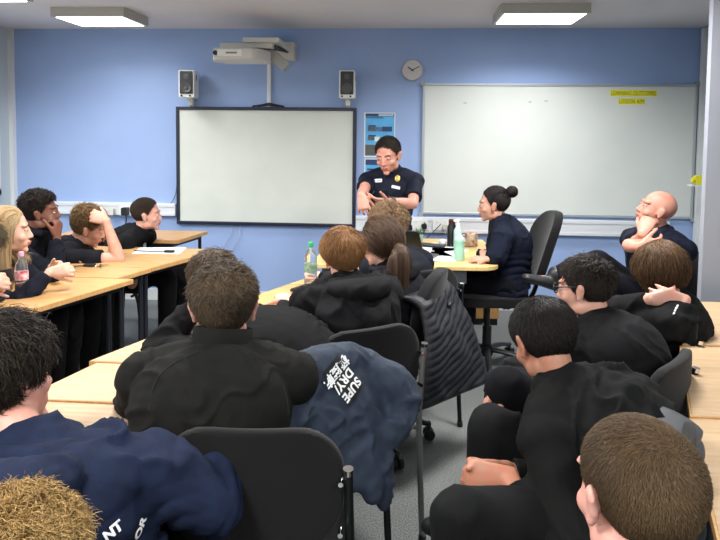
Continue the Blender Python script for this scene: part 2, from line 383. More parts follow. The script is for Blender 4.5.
for k in range(5): tube(q, [(xa+.12+.03*k, yc+.02, zc+.045), (xa+.18+.03*k, yc-.01, zc+.075+.008*math.sin(k*2)), (xa+.28+.02*k, yc+.03, zc+.06), (xb+.02, yc+.1, zc+.10-.012*k), (xb+.05, YW-.12, zc+.08)], .005, ns=6, n=5)
obj('cables', q, m_black, t)
# vertical conduit down to the board
xm = atY(269.5, 80, YW)[0]
q = MB(); box(q, (xm-.017, YW-.03, 1.735), (xm+.017, YW, atY(269, 60, YW)[2]+.1)); struct('trim_6', q, m_trunk, smooth=False, bevel=.002)
q = MB()
tube(q, [(xm-.14, YW-.03, 1.738), (xm-.06, YW-.035, 1.75), (xm, YW-.04, 1.762), (xm+.06, YW-.035, 1.752), (xm+.13, YW-.03, 1.738)], .007, ns=8, n=6)
tube(q, [(xm-.09, YW-.04, 1.738), (xm, YW-.045, 1.748), (xm+.09, YW-.04, 1.738)], .006, ns=8, n=6)
tag(obj('cable_loop', q, m_black), 'short dark cable looped on the top edge of interactive board', 'cable')
# cables on the wall: left of the board, beneath it
def cable(pts, r, m, lab, n=8):
    q = MB(); tube(q, pts, r, ns=7, n=n); return tag(obj('cable', q, m), lab, 'cable')
m_wc = mat('pale cable', (176, 186, 206), .5)
cable([atY(x, y, YW-.02) for x, y in ((177.5, 180), (175, 196), (168, 207), (161, 213))]+[atY(158, 216, YW-.055)], .004, mat('grey cable', (92, 100, 120), .5), 'thin grey cable hanging on the wall beside left edge of interactive board')
cable([atY(x, y, YW-.02) for x, y in ((232, 226), (231, 234), (226, 242), (222, 250))], .004, m_wc, 'left of two pale cables hanging beneath interactive board')
cable([atY(x, y, YW-.02) for x, y in ((240, 226), (239, 238), (232, 249), (226, 256))], .004, m_wc, 'right of two pale cables hanging beneath interactive board')

# clock
p = atY(412.3, 70, YW-.03); t = thing('wall_clock', 'round white wall clock reading about ten past ten', 'clock', (p[0], YW, p[2]))
RX = Matrix.Rotation(PI/2, 3, 'X')
q = MB(); lathe(q, [(.088, 0), (.092, .012), (.090, .03), (.083, .036), (.081, .026)], R=RX, ns=40); obj('rim', q, mat('clock rim', (200, 196, 196), .3, metal=.3), t)
q = MB(); lathe(q, [(.082, .01), (.082, .024)], R=RX, ns=40); obj('face', q, mat('clock face', (224, 222, 216), .5), t, smooth=False)
for k in range(12):
    a = k*PI/6; place_text('numeral', str(12 if k == 0 else k), .023, (.065*math.sin(a), -.0246, .065*math.cos(a)), (1, 0, 0), (0, 0, 1), m_black, t, extrude=.0003, bold=.0009)
for a, L, w_, nm in ((math.radians(-57), .045, .0045, 'hour_hand'), (math.radians(63), .068, .0032, 'minute_hand')):
    q = MB(); box(q, (-w_, -.0275, -.016), (w_, -.026, L), R=Matrix.Rotation(a, 3, 'Y')); obj(nm, q, m_black, t, smooth=False)
q = MB(); cyl(q, (0, -.029, 0), (0, -.024, 0), .006); obj('hub', q, m_black, t)

# posters
m_pb = mat('poster bright blue', (70, 160, 222), .5, rgb2=(96, 180, 232), scale=9); m_pn = mat('poster navy', (34, 58, 104), .5); m_pg = mat('poster grey print', (88, 98, 112), .5, rgb2=(60, 78, 98), scale=40); m_pw = mat('poster white', (222, 230, 232), .5)
def poster(c0, c1, lab, kind):
    P0 = atY(*c0, YW-.004); P1 = atY(*c1, YW-.004); w, h = P1[0]-P0[0], P0[2]-P1[2]
    t = thing('poster', lab, 'poster', ((P0[0]+P1[0])/2, YW-.001, (P0[2]+P1[2])/2))
    def r(n, u0, v0, u1, v1, d, m):
        q = MB(); box(q, (-w/2+u0*w, -.002-d, h/2-v1*h), (-w/2+u1*w, -.0, h/2-v0*h)); return obj(n, q, m, t, smooth=False)
    r('sheet', 0, 0, 1, 1, 0, m_pw); r('printed_ground', .04, .02, .97, .97, .0008, m_pb)
    if kind == 0:
        r('title_band', .04, .02, .97, .09, .0016, m_pn); r('title', .46, .032, .94, .078, .0022, mat('poster pale title', (150, 176, 204), .5, rgb2=(190, 206, 224), scale=60)); r('text_line', .1, .15, .9, .16, .0014, m_pb)
        r('text_line', .06, .105, .62, .125, .0016, m_pn); r('text_line', .14, .28, .38, .31, .0016, m_pn)
        r('picture', .12, .31, .36, .42, .0016, m_pg); r('picture', .36, .32, .58, .42, .0016, mat('poster mid blue', (92, 132, 176), .5, rgb2=(60, 90, 140), scale=60)); r('picture', .58, .31, .9, .42, .0016, m_pn)
        r('text_line', .14, .5, .38, .53, .0016, m_pn); r('picture', .12, .53, .36, .62, .0016, m_pg); r('picture', .34, .54, .5, .64, .0018, m_pw)
        r('picture', .04, .72, .62, .96, .0016, mat('poster brown panel', (78, 78, 70), .5, rgb2=(98, 92, 84), scale=40))
        for k in range(4): r('text_line', .08, .765+.05*k, .56, .775+.05*k, .0022, m_pg)
    else:
        r('title_band', .04, .02, .97, .14, .0016, m_pn); r('text_line', .1, .22, .7, .26, .0016, m_pn); r('text_line', .1, .34, .8, .38, .0016, m_pn); r('text_line', .1, .46, .6, .5, .0016, m_pw)
        r('picture', .1, .56, .5, .8, .0016, m_pg)
poster((364.3, 112.5), (394.8, 157.5), 'upper bright blue poster with dark print boxes, on wall beside the board', 0)
poster((364.3, 158.5), (394.8, 204), 'lower blue poster partly hidden behind the standing man', 1)

# sockets and plugs on trunking below the whiteboard
def socket(px, py, lab, plug=True, mm=None, plab=None):
    p = atY(px, py, YW-.057); t = thing('wall_socket', lab, 'socket', (p[0], YW-.056, .735)); q = MB(); rbox(q, (-.07, -.009, -.043), (.07, .0, .043), .006); obj('face_plate', q, m_sp, t, smooth=False)
    for k in (-.035, .035):
        q = MB(); box(q, (k-.006, -.013, .02), (k+.006, -.008, .034)); obj('switch', q, m_plas, t, smooth=False)
    if plug:
        q = MB(); rbox(q, (.012, -.045, -.032), (.058, -.010, .012), .012); tube(q, [(.035, -.03, -.03), (.035, -.033, -.06)], .006, ns=8, n=1); o = obj('power_plug', q, mm or m_black); o.location = (p[0], YW-.056, .735)
        tag(o, plab, 'plug')
    return t
socket(420, 221, 'white double wall socket carrying a round black plug, beside standing man', True, plab='round black plug in the socket behind the small plant')
socket(441, 221, 'white double wall socket with a pale plug below whiteboard, right of black plug', True, m_plas, 'pale plug in the socket right of the round black plug')
p = atY(424, 220.5, YW-.1); 
cable([atY(425, 223, YW-.1), atY(424, 232, YW-.12), atY(423, 240, YW-.25), atY(430, 246, YW-.5), atY(440, 245, 4.72)], .005, m_black, 'black power cable running from the round black plug to laptop')
cable([atY(441, 224, YW-.1), atY(436, 229, YW-.2), atY(427, 238, YW-.45), atY(421, 245, 4.78)], .004, m_black, 'black cable slanting down from the pale plug to desk')
# sockets / plugs on the left trunking
p = atY(127, 211, YW-.06); t = thing('wall_socket', 'white double wall socket with a black adapter on left trunking', 'socket', (p[0], YW-.056, .805)); q = MB(); rbox(q, (-.07, -.009, -.04), (.07, 0, .04), .006); obj('face_plate', q, m_sp, t, smooth=False)
q = MB(); rbox(q, (-.03, -.06, -.035), (.025, -.01, .035), .01); tube(q, [(0, -.03, -.03), (.005, -.035, -.09), (-.02, -.03, -.16)], .006, ns=8); o = obj('power_adapter', q, m_black); o.location = (p[0], YW-.056, .805); tag(o, 'black power adapter plugged in above the boy with cropped hair', 'adapter')
q = MB(); rbox(q, (-.025, -.05, -.03), (.025, -.01, .03), .01); o = obj('power_plug', q, m_plas); o.location = (p[0]-.13, YW-.056, .80); tag(o, 'pale plug beside the black adapter on left trunking', 'plug')

# ------------------------------------------------------------ tables
TABG = {'L': 'left row of classroom tables', 'M': 'middle row of classroom tables', 'R': 'right row of classroom tables'}
m_frame = mat('navy black table frame', (26, 29, 38), .45, metal=.2)
m_wood2 = mat('warm beech laminate', (188, 148, 98), .38, rgb2=(174, 132, 82), scale=6, stretch=(1.2, 14, 1), bump=.02, bscale=60)
def table(quad, lab, g, z=.73, m=m_wood, name='classroom_table', cat='table'):
    c = np.mean(quad, 0); q = [tuple(A(p)-c) for p in quad]
    t = thing(name, lab, cat, (c[0], c[1], 0), 0, TABG.get(g))
    k = MB(); s = [(x*.992, y*.992) for x, y in q]; prism(k, s, z-.012, z); prism(k, s, z-.0245, z-.0125)
    obj('tabletop', k, m, t, smooth=False, bevel=.002)
    e = MB(); n = len(q)
    o_ = [tuple(A(p)*(1+.0015/np.linalg.norm(p))) for p in q]; i_ = [tuple(A(p)*.985) for p in q]
    for i in range(n):
        j = (i+1) % n; prism(e, [o_[i], o_[j], i_[j], i_[i]], z-.025, z-.002)
    obj('edge_band', e, m_edge, t, smooth=False)
    f = MB(); ins = [A(p)-nrm(p)*.06 for p in q]
    for i in range(n):
        a_, b_ = ins[i], ins[(i+1) % n]; d_ = nrm(b_-a_); nn = A([-d_[1], d_[0]])*.011
        prism(f, [tuple(a_-nn), tuple(b_-nn), tuple(b_+nn), tuple(a_+nn)], z-.055, z-.026)
    obj('frame', f, m_frame, t, smooth=False)
    for a_ in ins:
        l = MB(); tube(l, [(a_[0], a_[1], z-.03), (a_[0], a_[1], .012)], .0135, ns=12, n=1, round_=False); lg = obj('leg', l, m_frame, t)
        l = MB(); cyl(l, (a_[0], a_[1], 0), (a_[0], a_[1], .02), .017); obj('rubber_foot', l, m_black, lg)
    return t
lx = .72
table([(-1.78, 2.02), (-1.70, 2.60), (-2.75, 2.60), (-2.80, 2.02)], 'wooden table at the left edge of photo holding the pink capped bottle', 'L', m=m_wood2)
table([(-1.635, 2.615), (-1.435, 3.215), (-2.70, 3.23), (-2.75, 2.615)], 'wooden table with squared corner sticking out in front of blonde girl', 'L', m=m_wood2)
table([(-1.53, 3.235), (-1.45, 3.49), (-2.68, 3.49), (-2.70, 3.24)], 'narrow strip of wooden table with a set of keys on it', 'L', m=m_wood2)
table([(-1.452, 3.505), (-1.225, 4.10), (-2.62, 4.13), (-2.68, 3.505)], 'wooden table holding white papers, where the bare elbow rests', 'L', m=m_wood2)
table([(-1.63, 4.40), (-1.55, 4.84), (-2.6, 4.84), (-2.6, 4.40)], 'empty wooden table standing behind the others near interactive board', 'L', m=m_wood2)
table([(-1.20, 1.30), (-1.035, 1.72), (-.38, 1.715), (-.50, 1.30)], 'pale wooden table partly hidden by the boy in blue hoodie', 'M')
table([(-1.115, 1.735), (-1.037, 2.03), (-.40, 2.015), (-.45, 1.73)], 'pale wooden table between two seams, left of the broad black fleece', 'M')
table([(-1.07, 2.045), (-.955, 2.335), (-.80, 2.335), (-.80, 2.04)], 'pale table end with a sharp corner sticking out left, under the elbow', 'M')
table([(-.785, 2.045), (-.785, 2.55), (-.34, 2.55), (-.42, 2.035)], 'pale table seen between the slumped boy\'s elbow and the head in front', 'M')
table([(-.90, 2.57), (-.60, 3.19), (-.25, 3.19), (-.31, 2.565)], 'wooden table in front of the ginger haired boy holding dark gloves', 'M', m=m_wood2)
table([(-.595, 3.205), (-.46, 3.47), (-.05, 3.47), (-.10, 3.20)], 'wooden table end with a green capped water bottle', 'M', m=m_wood2)
table([(1.06, 2.43), (1.375, 3.08), (2.05, 3.08), (2.05, 2.44)], 'wooden table against the grey partition on the right', 'R')
table([(.815, 1.80), (1.045, 2.415), (1.95, 2.425), (1.95, 1.795)], 'wooden table in the middle of right hand row', 'R')
table([(.60, 1.17), (.805, 1.785), (1.85, 1.775), (1.85, 1.17)], 'nearest wooden table on the right, beside the cropped head', 'R')

# teacher's desk
m_desk = mat('yellow birch desk laminate', (214, 184, 124), .4, rgb2=(204, 172, 110), scale=5, stretch=(10, 1.5, 1), bump=.02)
t = thing('teacher_desk', 'yellow birch desk with rounded corner and grey metal beam in front of whiteboard', 'desk', (0, 0, 0))
k = MB(); pts = [(-.55, 3.70), (.46, 3.74)]+[(.46+.115*math.sin(a), 3.855-.115*math.cos(a)) for a in (.4, .8, 1.2, 1.57)]+[(.60, 4.4), (.585, 4.72), (-.55, 4.72)]
prism(k, pts, .705, .73); obj('desktop', k, m_desk, t, smooth=False, bevel=.003)
k = MB(); box(k, (-.5, 3.80, .615), (.38, 3.825, .70)); obj('modesty_beam', k, mat('grey steel beam', (118, 124, 134), .45, metal=.3), t, smooth=False)
for x, y in ((-.45, 4.55), (.34, 4.55), (-.45, 3.83), (.34, 3.83)):
    k = MB(); box(k, (x-.025, y-.02, .03), (x+.025, y+.02, .704)); obj('leg', k, m_frame, t, smooth=False)
for x in (-.45, .34):
    k = MB(); box(k, (x-.03, 3.72, 0), (x+.03, 4.68, .029)); obj('foot_bar', k, mat('grey foot bar', (96, 100, 106), .4, metal=.4) if x < 0 else bpy.data.materials['grey foot bar'], t, smooth=False, bevel=.006)
# wooden cabinet beneath
p0 = atZ(467, 322, 0.02); 
m_cab = mat('orange beech cabinet', (206, 158, 96), .5, rgb2=(192, 142, 82), scale=6, stretch=(14, 14, 1.5))
for (pxa, pxb, lab) in ((467, 483.5, 'left one of two small beech cabinets beneath teacher desk'), (485.5, 499, 'right one of two small beech cabinets beneath teacher desk')):
    X0 = atY(pxa, 315, 4.98)[0]; X1 = atY(pxb, 315, 4.98)[0]
    t = thing('beech_cabinet', lab, 'cabinet', ((X0+X1)/2, 5.12, 0), 0, 'small beech cabinets under the desk'); w = (X1-X0)/2
    k = MB(); box(k, (-w, -.13, .05), (w, .22, .55)); obj('body', k, m_cab, t, smooth=False, bevel=.002)
    k = MB(); box(k, (-w+.004, -.142, .058), (w-.004, -.131, .545)); dd = obj('door', k, m_cab, t, smooth=False, bevel=.002)
    k = MB(); cyl(k, (w-.02, -.15, .45), (w-.02, -.141, .45), .008); obj('knob', k, m_steel, dd)
    k = MB(); box(k, (-w+.01, -.12, 0), (w-.01, .2, .049)); obj('plinth', k, m_black, t, smooth=False)

# ------------------------------------------------------------ chairs
m_fab = mat('black upholstery', (11, 11, 13), .9, rgb2=(15, 15, 17), scale=200, bump=.3, bscale=500, sheen=.1, spec=.2)
m_fab2 = mat('grey upholstery', (52, 52, 55), .9, rgb2=(64, 64, 66), scale=200, bump=.3, bscale=500, spec=.2)
def pad(lo, hi, r, curve=0, axis=1, th=None):
    """cushion, rounded outline and crowned faces; bends along x when curve"""
    mb = MB(); rbox(mb, lo, hi, r, axis=axis, n=8)
    me = mb.mesh('p'); bm = bmesh.new(); bm.from_mesh(me)
    bmesh.ops.triangulate(bm, faces=[f for f in bm.faces if len(f.verts) > 4]); bm.to_mesh(me); bm.free()
    o = bpy.data.objects.new('x', me); C.objects.link(o)
    m = o.modifiers.new('r', 'REMESH'); m.mode = 'VOXEL'; m.voxel_size = .009
    s = o.modifiers.new('s', 'SMOOTH'); s.iterations = 6; s.factor = .5
    out = bpy.data.meshes.new_from_object(o.evaluated_get(bpy.context.evaluated_depsgraph_get())); bpy.data.objects.remove(o)
    if curve: v = getv(out); v[:, 1] -= curve*(1-(v[:, 0]/max(1e-3, hi[0]))**2); setv(out, v)
    return out
def stack_chair(lab, mfr, group, back_top=.83, mb=None):
    t = thing('stacking_chair', lab, 'chair', (0, 0, 0), 0, group); mb = mb or m_fab
    obj('seat', pad((-.22, -.20, .425), (.22, .22, .475), .07, axis=2), mb, t)
    obj('backrest', pad((-.215, -.235, back_top-.29), (.215, -.200, back_top), .12, curve=.035), mb, t)
    for s in (-1, 1):
        for pts, nm in (([(s*.222, -.255, 0), (s*.226, -.215, .42), (s*.226, -.222, .56), (s*.222, -.245, .74)], 'leg'), ([(s*.235, .235, 0), (s*.222, .20, .425), (s*.222, .0, .418), (s*.224, -.20, .415)], 'leg')):
            q = MB(); tube(q, pts, .0115, ns=10, n=5); l = obj(nm, q, mfr, t)
            q = MB(); cyl(q, A(pts[0])+v3(0, 0, 0), A(pts[0])+v3(0, 0, .025), .0145); obj('rubber_foot', q, m_black, l)
        for z in (.60, .72):
            q = MB(); cyl(q, (s*.205, -.262, z), (s*.205, -.236, z), .006, ns=10); obj('bolt', q, m_chrome, t)
        q = MB(); cyl(q, (s*.222, -.247, .738), (s*.222, -.249, .752), .0125, ns=12); obj('tube_cap', q, m_chrome, t)
    q = MB(); cyl(q, (-.222, -.19, .412), (.222, -.19, .412), .009); cyl(q, (-.222, .17, .412), (.222, .17, .412), .009); obj('cross_bar', q, mfr, t)
    return t
def office_chair(lab, arms=True, rot=0.3, back=True, h=.47, tilt=.22, recl=.25, bh=.47):
    t = thing('office_chair', lab, 'chair', (0, 0, 0), 0)
    obj('seat', pad((-.235, -.22, h-.06), (.235, .24, h), .12, axis=2), m_fab, t)
    me = pad((-.215, -.06, 0), (.215, .0, bh), .17, curve=.04); v = getv(me); v[:, 1] -= v[:, 2]*recl+.22; v[:, 2] += h+.05; setv(me, v); obj('backrest', me, m_fab, t)
    q = MB(); tube(q, [(0, -.10, h-.07), (0, -.26, h-.06), (0, -.32, h+.05), (0, -.38, h+.25)], [(.03, .012)]*4, side=(1, 0, 0), ns=10, n=4); obj('back_bracket', q, m_black, t)
    q = MB(); cyl(q, (0, 0, .13), (0, 0, .27), .030); cyl(q, (0, 0, .27), (0, 0, h-.05), .018); obj('gas_column', q, m_black, t)
    q = MB(); rbox(q, (-.09, -.12, h-.085), (.09, .12, h-.058), .03, axis=2); tube(q, [(.05, .05, h-.075), (.22, .06, h-.08), (.27, .06, h-.075)], .006, ns=8); obj('tilt_mechanism', q, m_black, t)
    b = MB(); lathe(b, [(.035, .07), (.045, .09), (.042, .14), (.028, .15)]); hub = obj('hub', b, m_black, t)
    for k in range(5):
        a = rot+k*2*PI/5; d_ = v3(math.cos(a), math.sin(a), 0)
        q = MB(); tube(q, [d_*.02+v3(0, 0, .115), d_*.16+v3(0, 0, .105), d_*.29+v3(0, 0, .075)], [(.024, .018), (.02, .014), (.016, .012)], side=np.cross(d_, (0, 0, 1)), ns=10, n=4); l = obj('base_leg', q, m_black, t)
        c = d_*.29; s_ = np.cross(d_, (0, 0, 1)); q = MB()
        for e in (-.017, .017): cyl(q, c+s_*(e-.009)+v3(0, 0, .027), c+s_*(e+.009)+v3(0, 0, .027), .027, ns=18)
        tube(q, [c+v3(0, 0, .08), c+v3(0, 0, .035)], .010, ns=8, n=1); obj('caster', q, m_black, l)
    if arms:
        for s in (-1, 1):
            q = MB(); tube(q, [(s*.24, .0, h-.05), (s*.285, .0, h-.02), (s*.29, -.02, h+.16)], [(.012, .02)]*3, side=(1, 0, 0), ns=10, n=4); a_ = obj('arm_post', q, m_black, t)
            q = MB(); rbox(q, (s*.29-.03, -.13, h+.165), (s*.29+.03, .12, h+.19), .02, axis=2); obj('armrest', q, m_black, a_, bevel=.006)
    return t
# ------------------------------------------------------------ people
def rotm(yaw, pitch=0, roll=0):
    """columns right, forward, up; yaw clockwise from +Y, pitch>0 looks up, roll>0 leans to the own right"""
    cy, sy = math.cos(yaw), math.sin(yaw)
    Y = A([[cy, sy, 0], [-sy, cy, 0], [0, 0, 1]])
    cp, sp = math.cos(pitch), math.sin(pitch); P = A([[1, 0, 0], [0, cp, -sp], [0, sp, cp]])
    cr, sr = math.cos(roll), math.sin(roll); Q = A([[cr, 0, sr], [0, 1, 0], [-sr, 0, cr]])
    return Y@P@Q
D = math.radians
SKIN = {}
def skin(rgb):
    k = tuple(rgb)
    if k not in SKIN:
        r2 = (min(255, rgb[0]+4), max(0, rgb[1]-11), max(0, rgb[2]-12)); SKIN[k] = mat('skin', rgb, .5, rgb2=r2, scale=22, bump=.04, bscale=300, spec=.35)
        b = SKIN[k].node_tree.nodes['Principled BSDF']; b.inputs['Subsurface Weight'].default_value = .0; b.inputs['Subsurface Radius'].default_value = (.01, .004, .002)
    return SKIN[k]
HE = [((0, -.018, .026), (.0745, .096, .086)), ((0, .03, -.02), (.064, .060, .088))]   # cranium, face
def hsurf(d, ext=0):
    d = d/np.linalg.norm(d, axis=1)[:, None]; best = np.zeros(len(d))
    for c, r in HE:
        c = A(c); r = A(r); a = ((d/r)**2).sum(1); b = -2*(d*c/r**2).sum(1); e = ((c/r)**2).sum()-1
        disc = b*b-4*a*e; t = np.where(disc > 0, (-b+np.sqrt(np.maximum(disc, 0)))/(2*a), 0); best = np.maximum(best, t)
    return best
def head_prims(mb, H, R, s=1.0, fem=False, ears=True, mouth=True):
    g = lambda p: H+R@(A(p, float)*s)
    def e(c, r, Rl=None, **k):
        RR = R if Rl is None else R@np.asarray(Rl); ell(mb, g(c), A(r)*s, RR, **k)
    e(*HE[0], nu=28, nv=18); e(*HE[1], nu=24, nv=16)
    j = .9 if fem else 1
    e((0, .028, -.070), (.052*j, .052, .040)); e((0, .072, -.098), (.022*j, .020, .018)); e((0, .066, -.062), (.034, .026, .028))
    for q in (-1, 1):
        e((q*.040, .054, -.030), (.024, .026, .024)); e((q*.034, .068, .029), (.024, .014, .010)); e((q*.009, .093, -.034), (.0085, .009, .007), nu=10, nv=8)
        e((q*.048*j, .008, -.072), (.014, .036, .026))
        if ears:
            ea = rotm(q*-.35, .25, q*.12)
            e((q*.079, -.006, -.010), (.009, .019, .031), ea, nu=14, nv=10); e((q*.086, -.012, .004), (.007, .017, .018), ea, nu=12, nv=8); e((q*.078, .0, -.034), (.008, .010, .011), nu=10, nv=8)
    t = lambda P, rr: tube(mb, [g(p) for p in P], [x*s for x in rr], ns=10, n=3)
    t([(0, .082, .014), (0, .094, -.014), (0, .101, -.029)], [.008, .0095, .0115])
    t([(-.018, .082, -.057), (0, .092, -.055), (.018, .082, -.057)], [.005, .007, .005]); t([(-.015, .081, -.068), (0, .090, -.068), (.015, .081, -.068)], [.005, .008, .005])
def hand_prims(mb, W, d, nrml, side, curl=.35, s=1.0, spread=.10, thumb=.6):
    """W wrist, d towards the fingers, nrml out of the palm, side*lateral = thumb side"""
    d = nrm(d); nrml = nrm(nrml-d*(nrml@d)); lat = np.cross(d, nrml)*side
    P = lambda a, b, c: W+(d*a+lat*b+nrml*c)*s
    tube(mb, [P(-.01, 0, 0), P(.03, .002, 0), P(.065, .002, .0), P(.088, 0, 0)], [(.026*s, .018*s), (.036*s, .016*s), (.042*s, .014*s), (.038*s, .012*s)], side=lat, ns=12, n=3)
    for i, (o, L) in enumerate(zip((.031, .0105, -.0105, -.031), (.070, .078, .072, .056))):
        a = (o/.03)*spread; dd = nrm(d*math.cos(a)+lat*math.sin(a)); p = P(.078-(abs(i-1.2)*.004), o, 0); ax = 0; pts = [p]
        cc = curl*(1+.12*i)
        for f_, q in ((.44, .8), (.32, 1.2), (.24, 1.0)):
            ax += cc*q; p = p+(dd*math.cos(ax)+nrml*math.sin(ax))*L*f_*s; pts.append(p)
        tube(mb, pts, [.0092*s, .0088*s, .008*s, .0068*s], ns=9, n=3)
    p = P(.022, .026, .006); dr = nrm(d*math.cos(thumb)+lat*math.sin(thumb)+nrml*.35); pts = [p, p+dr*.042*s]; dr2 = nrm(dr+d*.35+nrml*.2*curl*3); pts += [pts[-1]+dr2*.03*s, pts[-1]+dr2*.055*s]
    tube(mb, pts, [.014*s, .011*s, .0098*s, .0078*s], ns=9, n=3)
def ik(Sh, Wr, pole, L1, L2):
    v = Wr-Sh; dist = np.linalg.norm(v); mx = (L1+L2)*.995
    if dist > mx: Wr = Sh+v/dist*mx; v = Wr-Sh; dist = mx
    n = v/dist; a = (L1*L1-L2*L2+dist*dist)/(2*dist); h = math.sqrt(max(0, L1*L1-a*a)); p = nrm(pole-n*(pole@n)); return Sh+n*a+p*h, Wr

# ---- hair
def strands(P, k, width, rndv, flat=.5):
    """P: (N,k,3) polylines -> thin tapered three-sided tubes"""
    N = len(P); T = np.gradient(P, axis=1); T /= np.maximum(1e-9, np.linalg.norm(T, axis=2))[..., None]
    a = np.cross(T, rng.normal(size=(N, 1, 3))); a /= np.maximum(1e-9, np.linalg.norm(a, axis=2))[..., None]; b = np.cross(T, a)
    taper = np.interp(np.linspace(0, 1, k), [0, .2, .75, 1], [.7, 1, .8, .15])
    w = np.asarray(width)*np.ones(N); V = np.empty((N, k, 3, 3))
    for j in range(3):
        an = 2*PI*j/3; V[:, :, j] = P+(a*math.cos(an)+b*math.sin(an))*(w[:, None]*taper)[..., None]
    base = (np.arange(N)*k*3)[:, None, None]+(np.arange(k-1)*3)[None, :, None]; j = np.arange(3)[None, None, :]; j2 = (j+1) % 3
    F = np.stack([base+j, base+j2, base+j2+3, base+j+3], -1).reshape(-1, 4)
    return V.reshape(-1, 3), F, np.repeat(rndv, k*3)
def fast_mesh(name, V, F, rnd=None):
    me = bpy.data.meshes.new(name); me.vertices.add(len(V)); me.vertices.foreach_set('co', V.astype(np.float32).ravel())
    nf = len(F); k = F.shape[1]; me.loops.add(nf*k); me.loops.foreach_set('vertex_index', F.astype(np.int32).ravel()); me.polygons.add(nf)
    me.polygons.foreach_set('loop_start', np.arange(0, nf*k, k, dtype=np.int32))
    try: me.polygons.foreach_set('loop_total', np.full(nf, k, np.int32))
    except Exception: pass
    me.update(calc_edges=True)
    if rnd is not None:
        at = me.attributes.new('rnd', 'FLOAT', 'POINT'); at.data.foreach_set('value', rnd.astype(np.float32))
    return me
def hair_threshold(d, front=.085, side=.012, nape=-.085, temple=.05):
    """lowest local height with hair, by azimuth (0 at the back, pi at the face)"""
    az = np.abs(np.arctan2(d[:, 0], -d[:, 1])); return np.interp(az, [0, .7, 1.25, 1.5, 1.75, 2.15, 2.6, PI], [nape, nape+.004, nape*.35, side, side-.012, temple, front-.006, front])
def fib(n):
    i = np.arange(n)+.5; ph = np.arccos(1-2*i/n); th = PI*(1+5**.5)*i
    return np.stack([np.cos(th)*np.sin(ph), np.sin(th)*np.sin(ph), np.cos(ph)], 1)
def make_hair(par, H, R, s, col, col2, style='short', n=2600, length=.04, width=.0011, lift=.35, grav=.25, curl=0, thick=.008, whorl=(.012, -.07, .085), front=.085, nape=-.085, side=.012, sidethin=.5, tie=None, seg=5, name='hair', push=.003, curlf=3.0, fringe=0, seed=1, temple=.05, asym=0, fadeto=None):
    col2 = tuple(int(c*.85) for c in col2)
    mh = mat('hair', col, .5, rgb2=col2, attr=True, spec=.22); mcap = mat('hair base', tuple(int(.6*a_+.4*b_) for a_, b_ in zip(col, fadeto or col)), .7, rgb2=tuple(int(.7*a_+.3*b_) for a_, b_ in zip(col, col2)), attr=True, bump=.5, bscale=260, spec=.2)
    r_ = np.random.default_rng(seed)
    # cap
    bm = bmesh.new(); bmesh.ops.create_icosphere(bm, subdivisions=5, radius=1); me = bpy.data.meshes.new('hair_cap'); bm.to_mesh(me); bm.free()
    d = getv(me); d /= np.linalg.norm(d, axis=1)[:, None]; r0 = hsurf(d); p = d*r0[:, None]
    m = p[:, 2]-hair_threshold(d, front, side, nape, temple)
    topw = np.clip((p[:, 2]-.0)/.07, 0, 1)
    def thickness(p, topw): return thick*(sidethin+(1-sidethin)*topw)*(1+.25*wav(p, 60, seed+3)*(1 if curl else .35)+(.5*asym*np.sign(p[:, 0])*topw))
    th = thickness(p, topw)*np.clip(m/.014, 0, 1)-.004*np.clip(1-m/.004, 0, 1)
    setv(me, d*(r0+th)[:, None])
    bm = bmesh.new(); bm.from_mesh(me); bm.verts.ensure_lookup_table()
    bmesh.ops.delete(bm, geom=[v for v in bm.verts if m[v.index] < -.006], context='VERTS'); bm.to_mesh(me); bm.free()
    v = getv(me); at = me.attributes.new('rnd', 'FLOAT', 'POINT'); at.data.foreach_set('value', np.clip((v[:, 2]-.0)/.055+.15*wav(v, 90, seed+2), 0, 1).astype(np.float32)); setv(me, H+(v*s)@R.T); cap = obj(name, me, mcap, par, angle=4)
    # strands
    d = fib(int(n*2.6)); d = d+r_.normal(size=d.shape)*.02; d /= np.linalg.norm(d, axis=1)[:, None]; r0 = hsurf(d); p = d*r0[:, None]
    m = p[:, 2]-hair_threshold(d, front, side, nape, temple); keep = m > .001; d = d[keep]; p = p[keep]; m = m[keep]; r0 = r0[keep]
    topw = np.clip(p[:, 2]/.07, 0, 1); th = thickness(p, topw)*np.clip(m/.014, 0, 1); N = len(p)
    nn = d.copy(); wh = A(whorl)
    if style == 'tie': tg = A(tie)-p
    elif style == 'forward': tg = v3(0, 1, -.15)+0*p
    elif style == 'down': tg = v3(0, 0, -1)+.6*(p-wh)*8
    else: tg = p-wh
    if style == 'down': tg = tg+v3(0, -2.2, 0)*np.clip((p[:, 1]+.02)/.05, 0, 1)[:, None]
    if style in ('crown',): tg = tg/np.linalg.norm(tg, axis=1)[:, None]+r_.normal(size=p.shape)*(1.6*np.exp(-(np.linalg.norm(p-wh, axis=1)/.022)**2))[:, None]
    tg = tg-nn*(tg*nn).sum(1)[:, None]; tg /= np.maximum(1e-6, np.linalg.norm(tg, axis=1))[:, None]
    if style == 'crown':
        sw = np.cross(nn, tg); tg = tg+.5*sw; tg /= np.linalg.norm(tg, axis=1)[:, None]
    G = R.T@v3(0, 0, -1)
    L = length*(sidethin+(1-sidethin)*topw)*r_.uniform(.7, 1.15, N)
    if fringe: L = np.where(p[:, 1] > .03, L*fringe, L)
    if style == 'tie': L = np.minimum(np.linalg.norm(A(tie)-p, axis=1)*1.02, length)
    step = (L/(seg-1))[:, None]; pos = d*(r0+th*.85)[:, None]; V = [pos]; cur = nn*lift+tg*(1-lift*.5); cur /= np.linalg.norm(cur, axis=1)[:, None]
    ph = 9*np.stack([wav(p, 34, seed+5), wav(p, 34, seed+6), wav(p, 34, seed+7)], 1)*.35
    jit = r_.normal(size=(N, 3))*(.10 if not curl else .25)
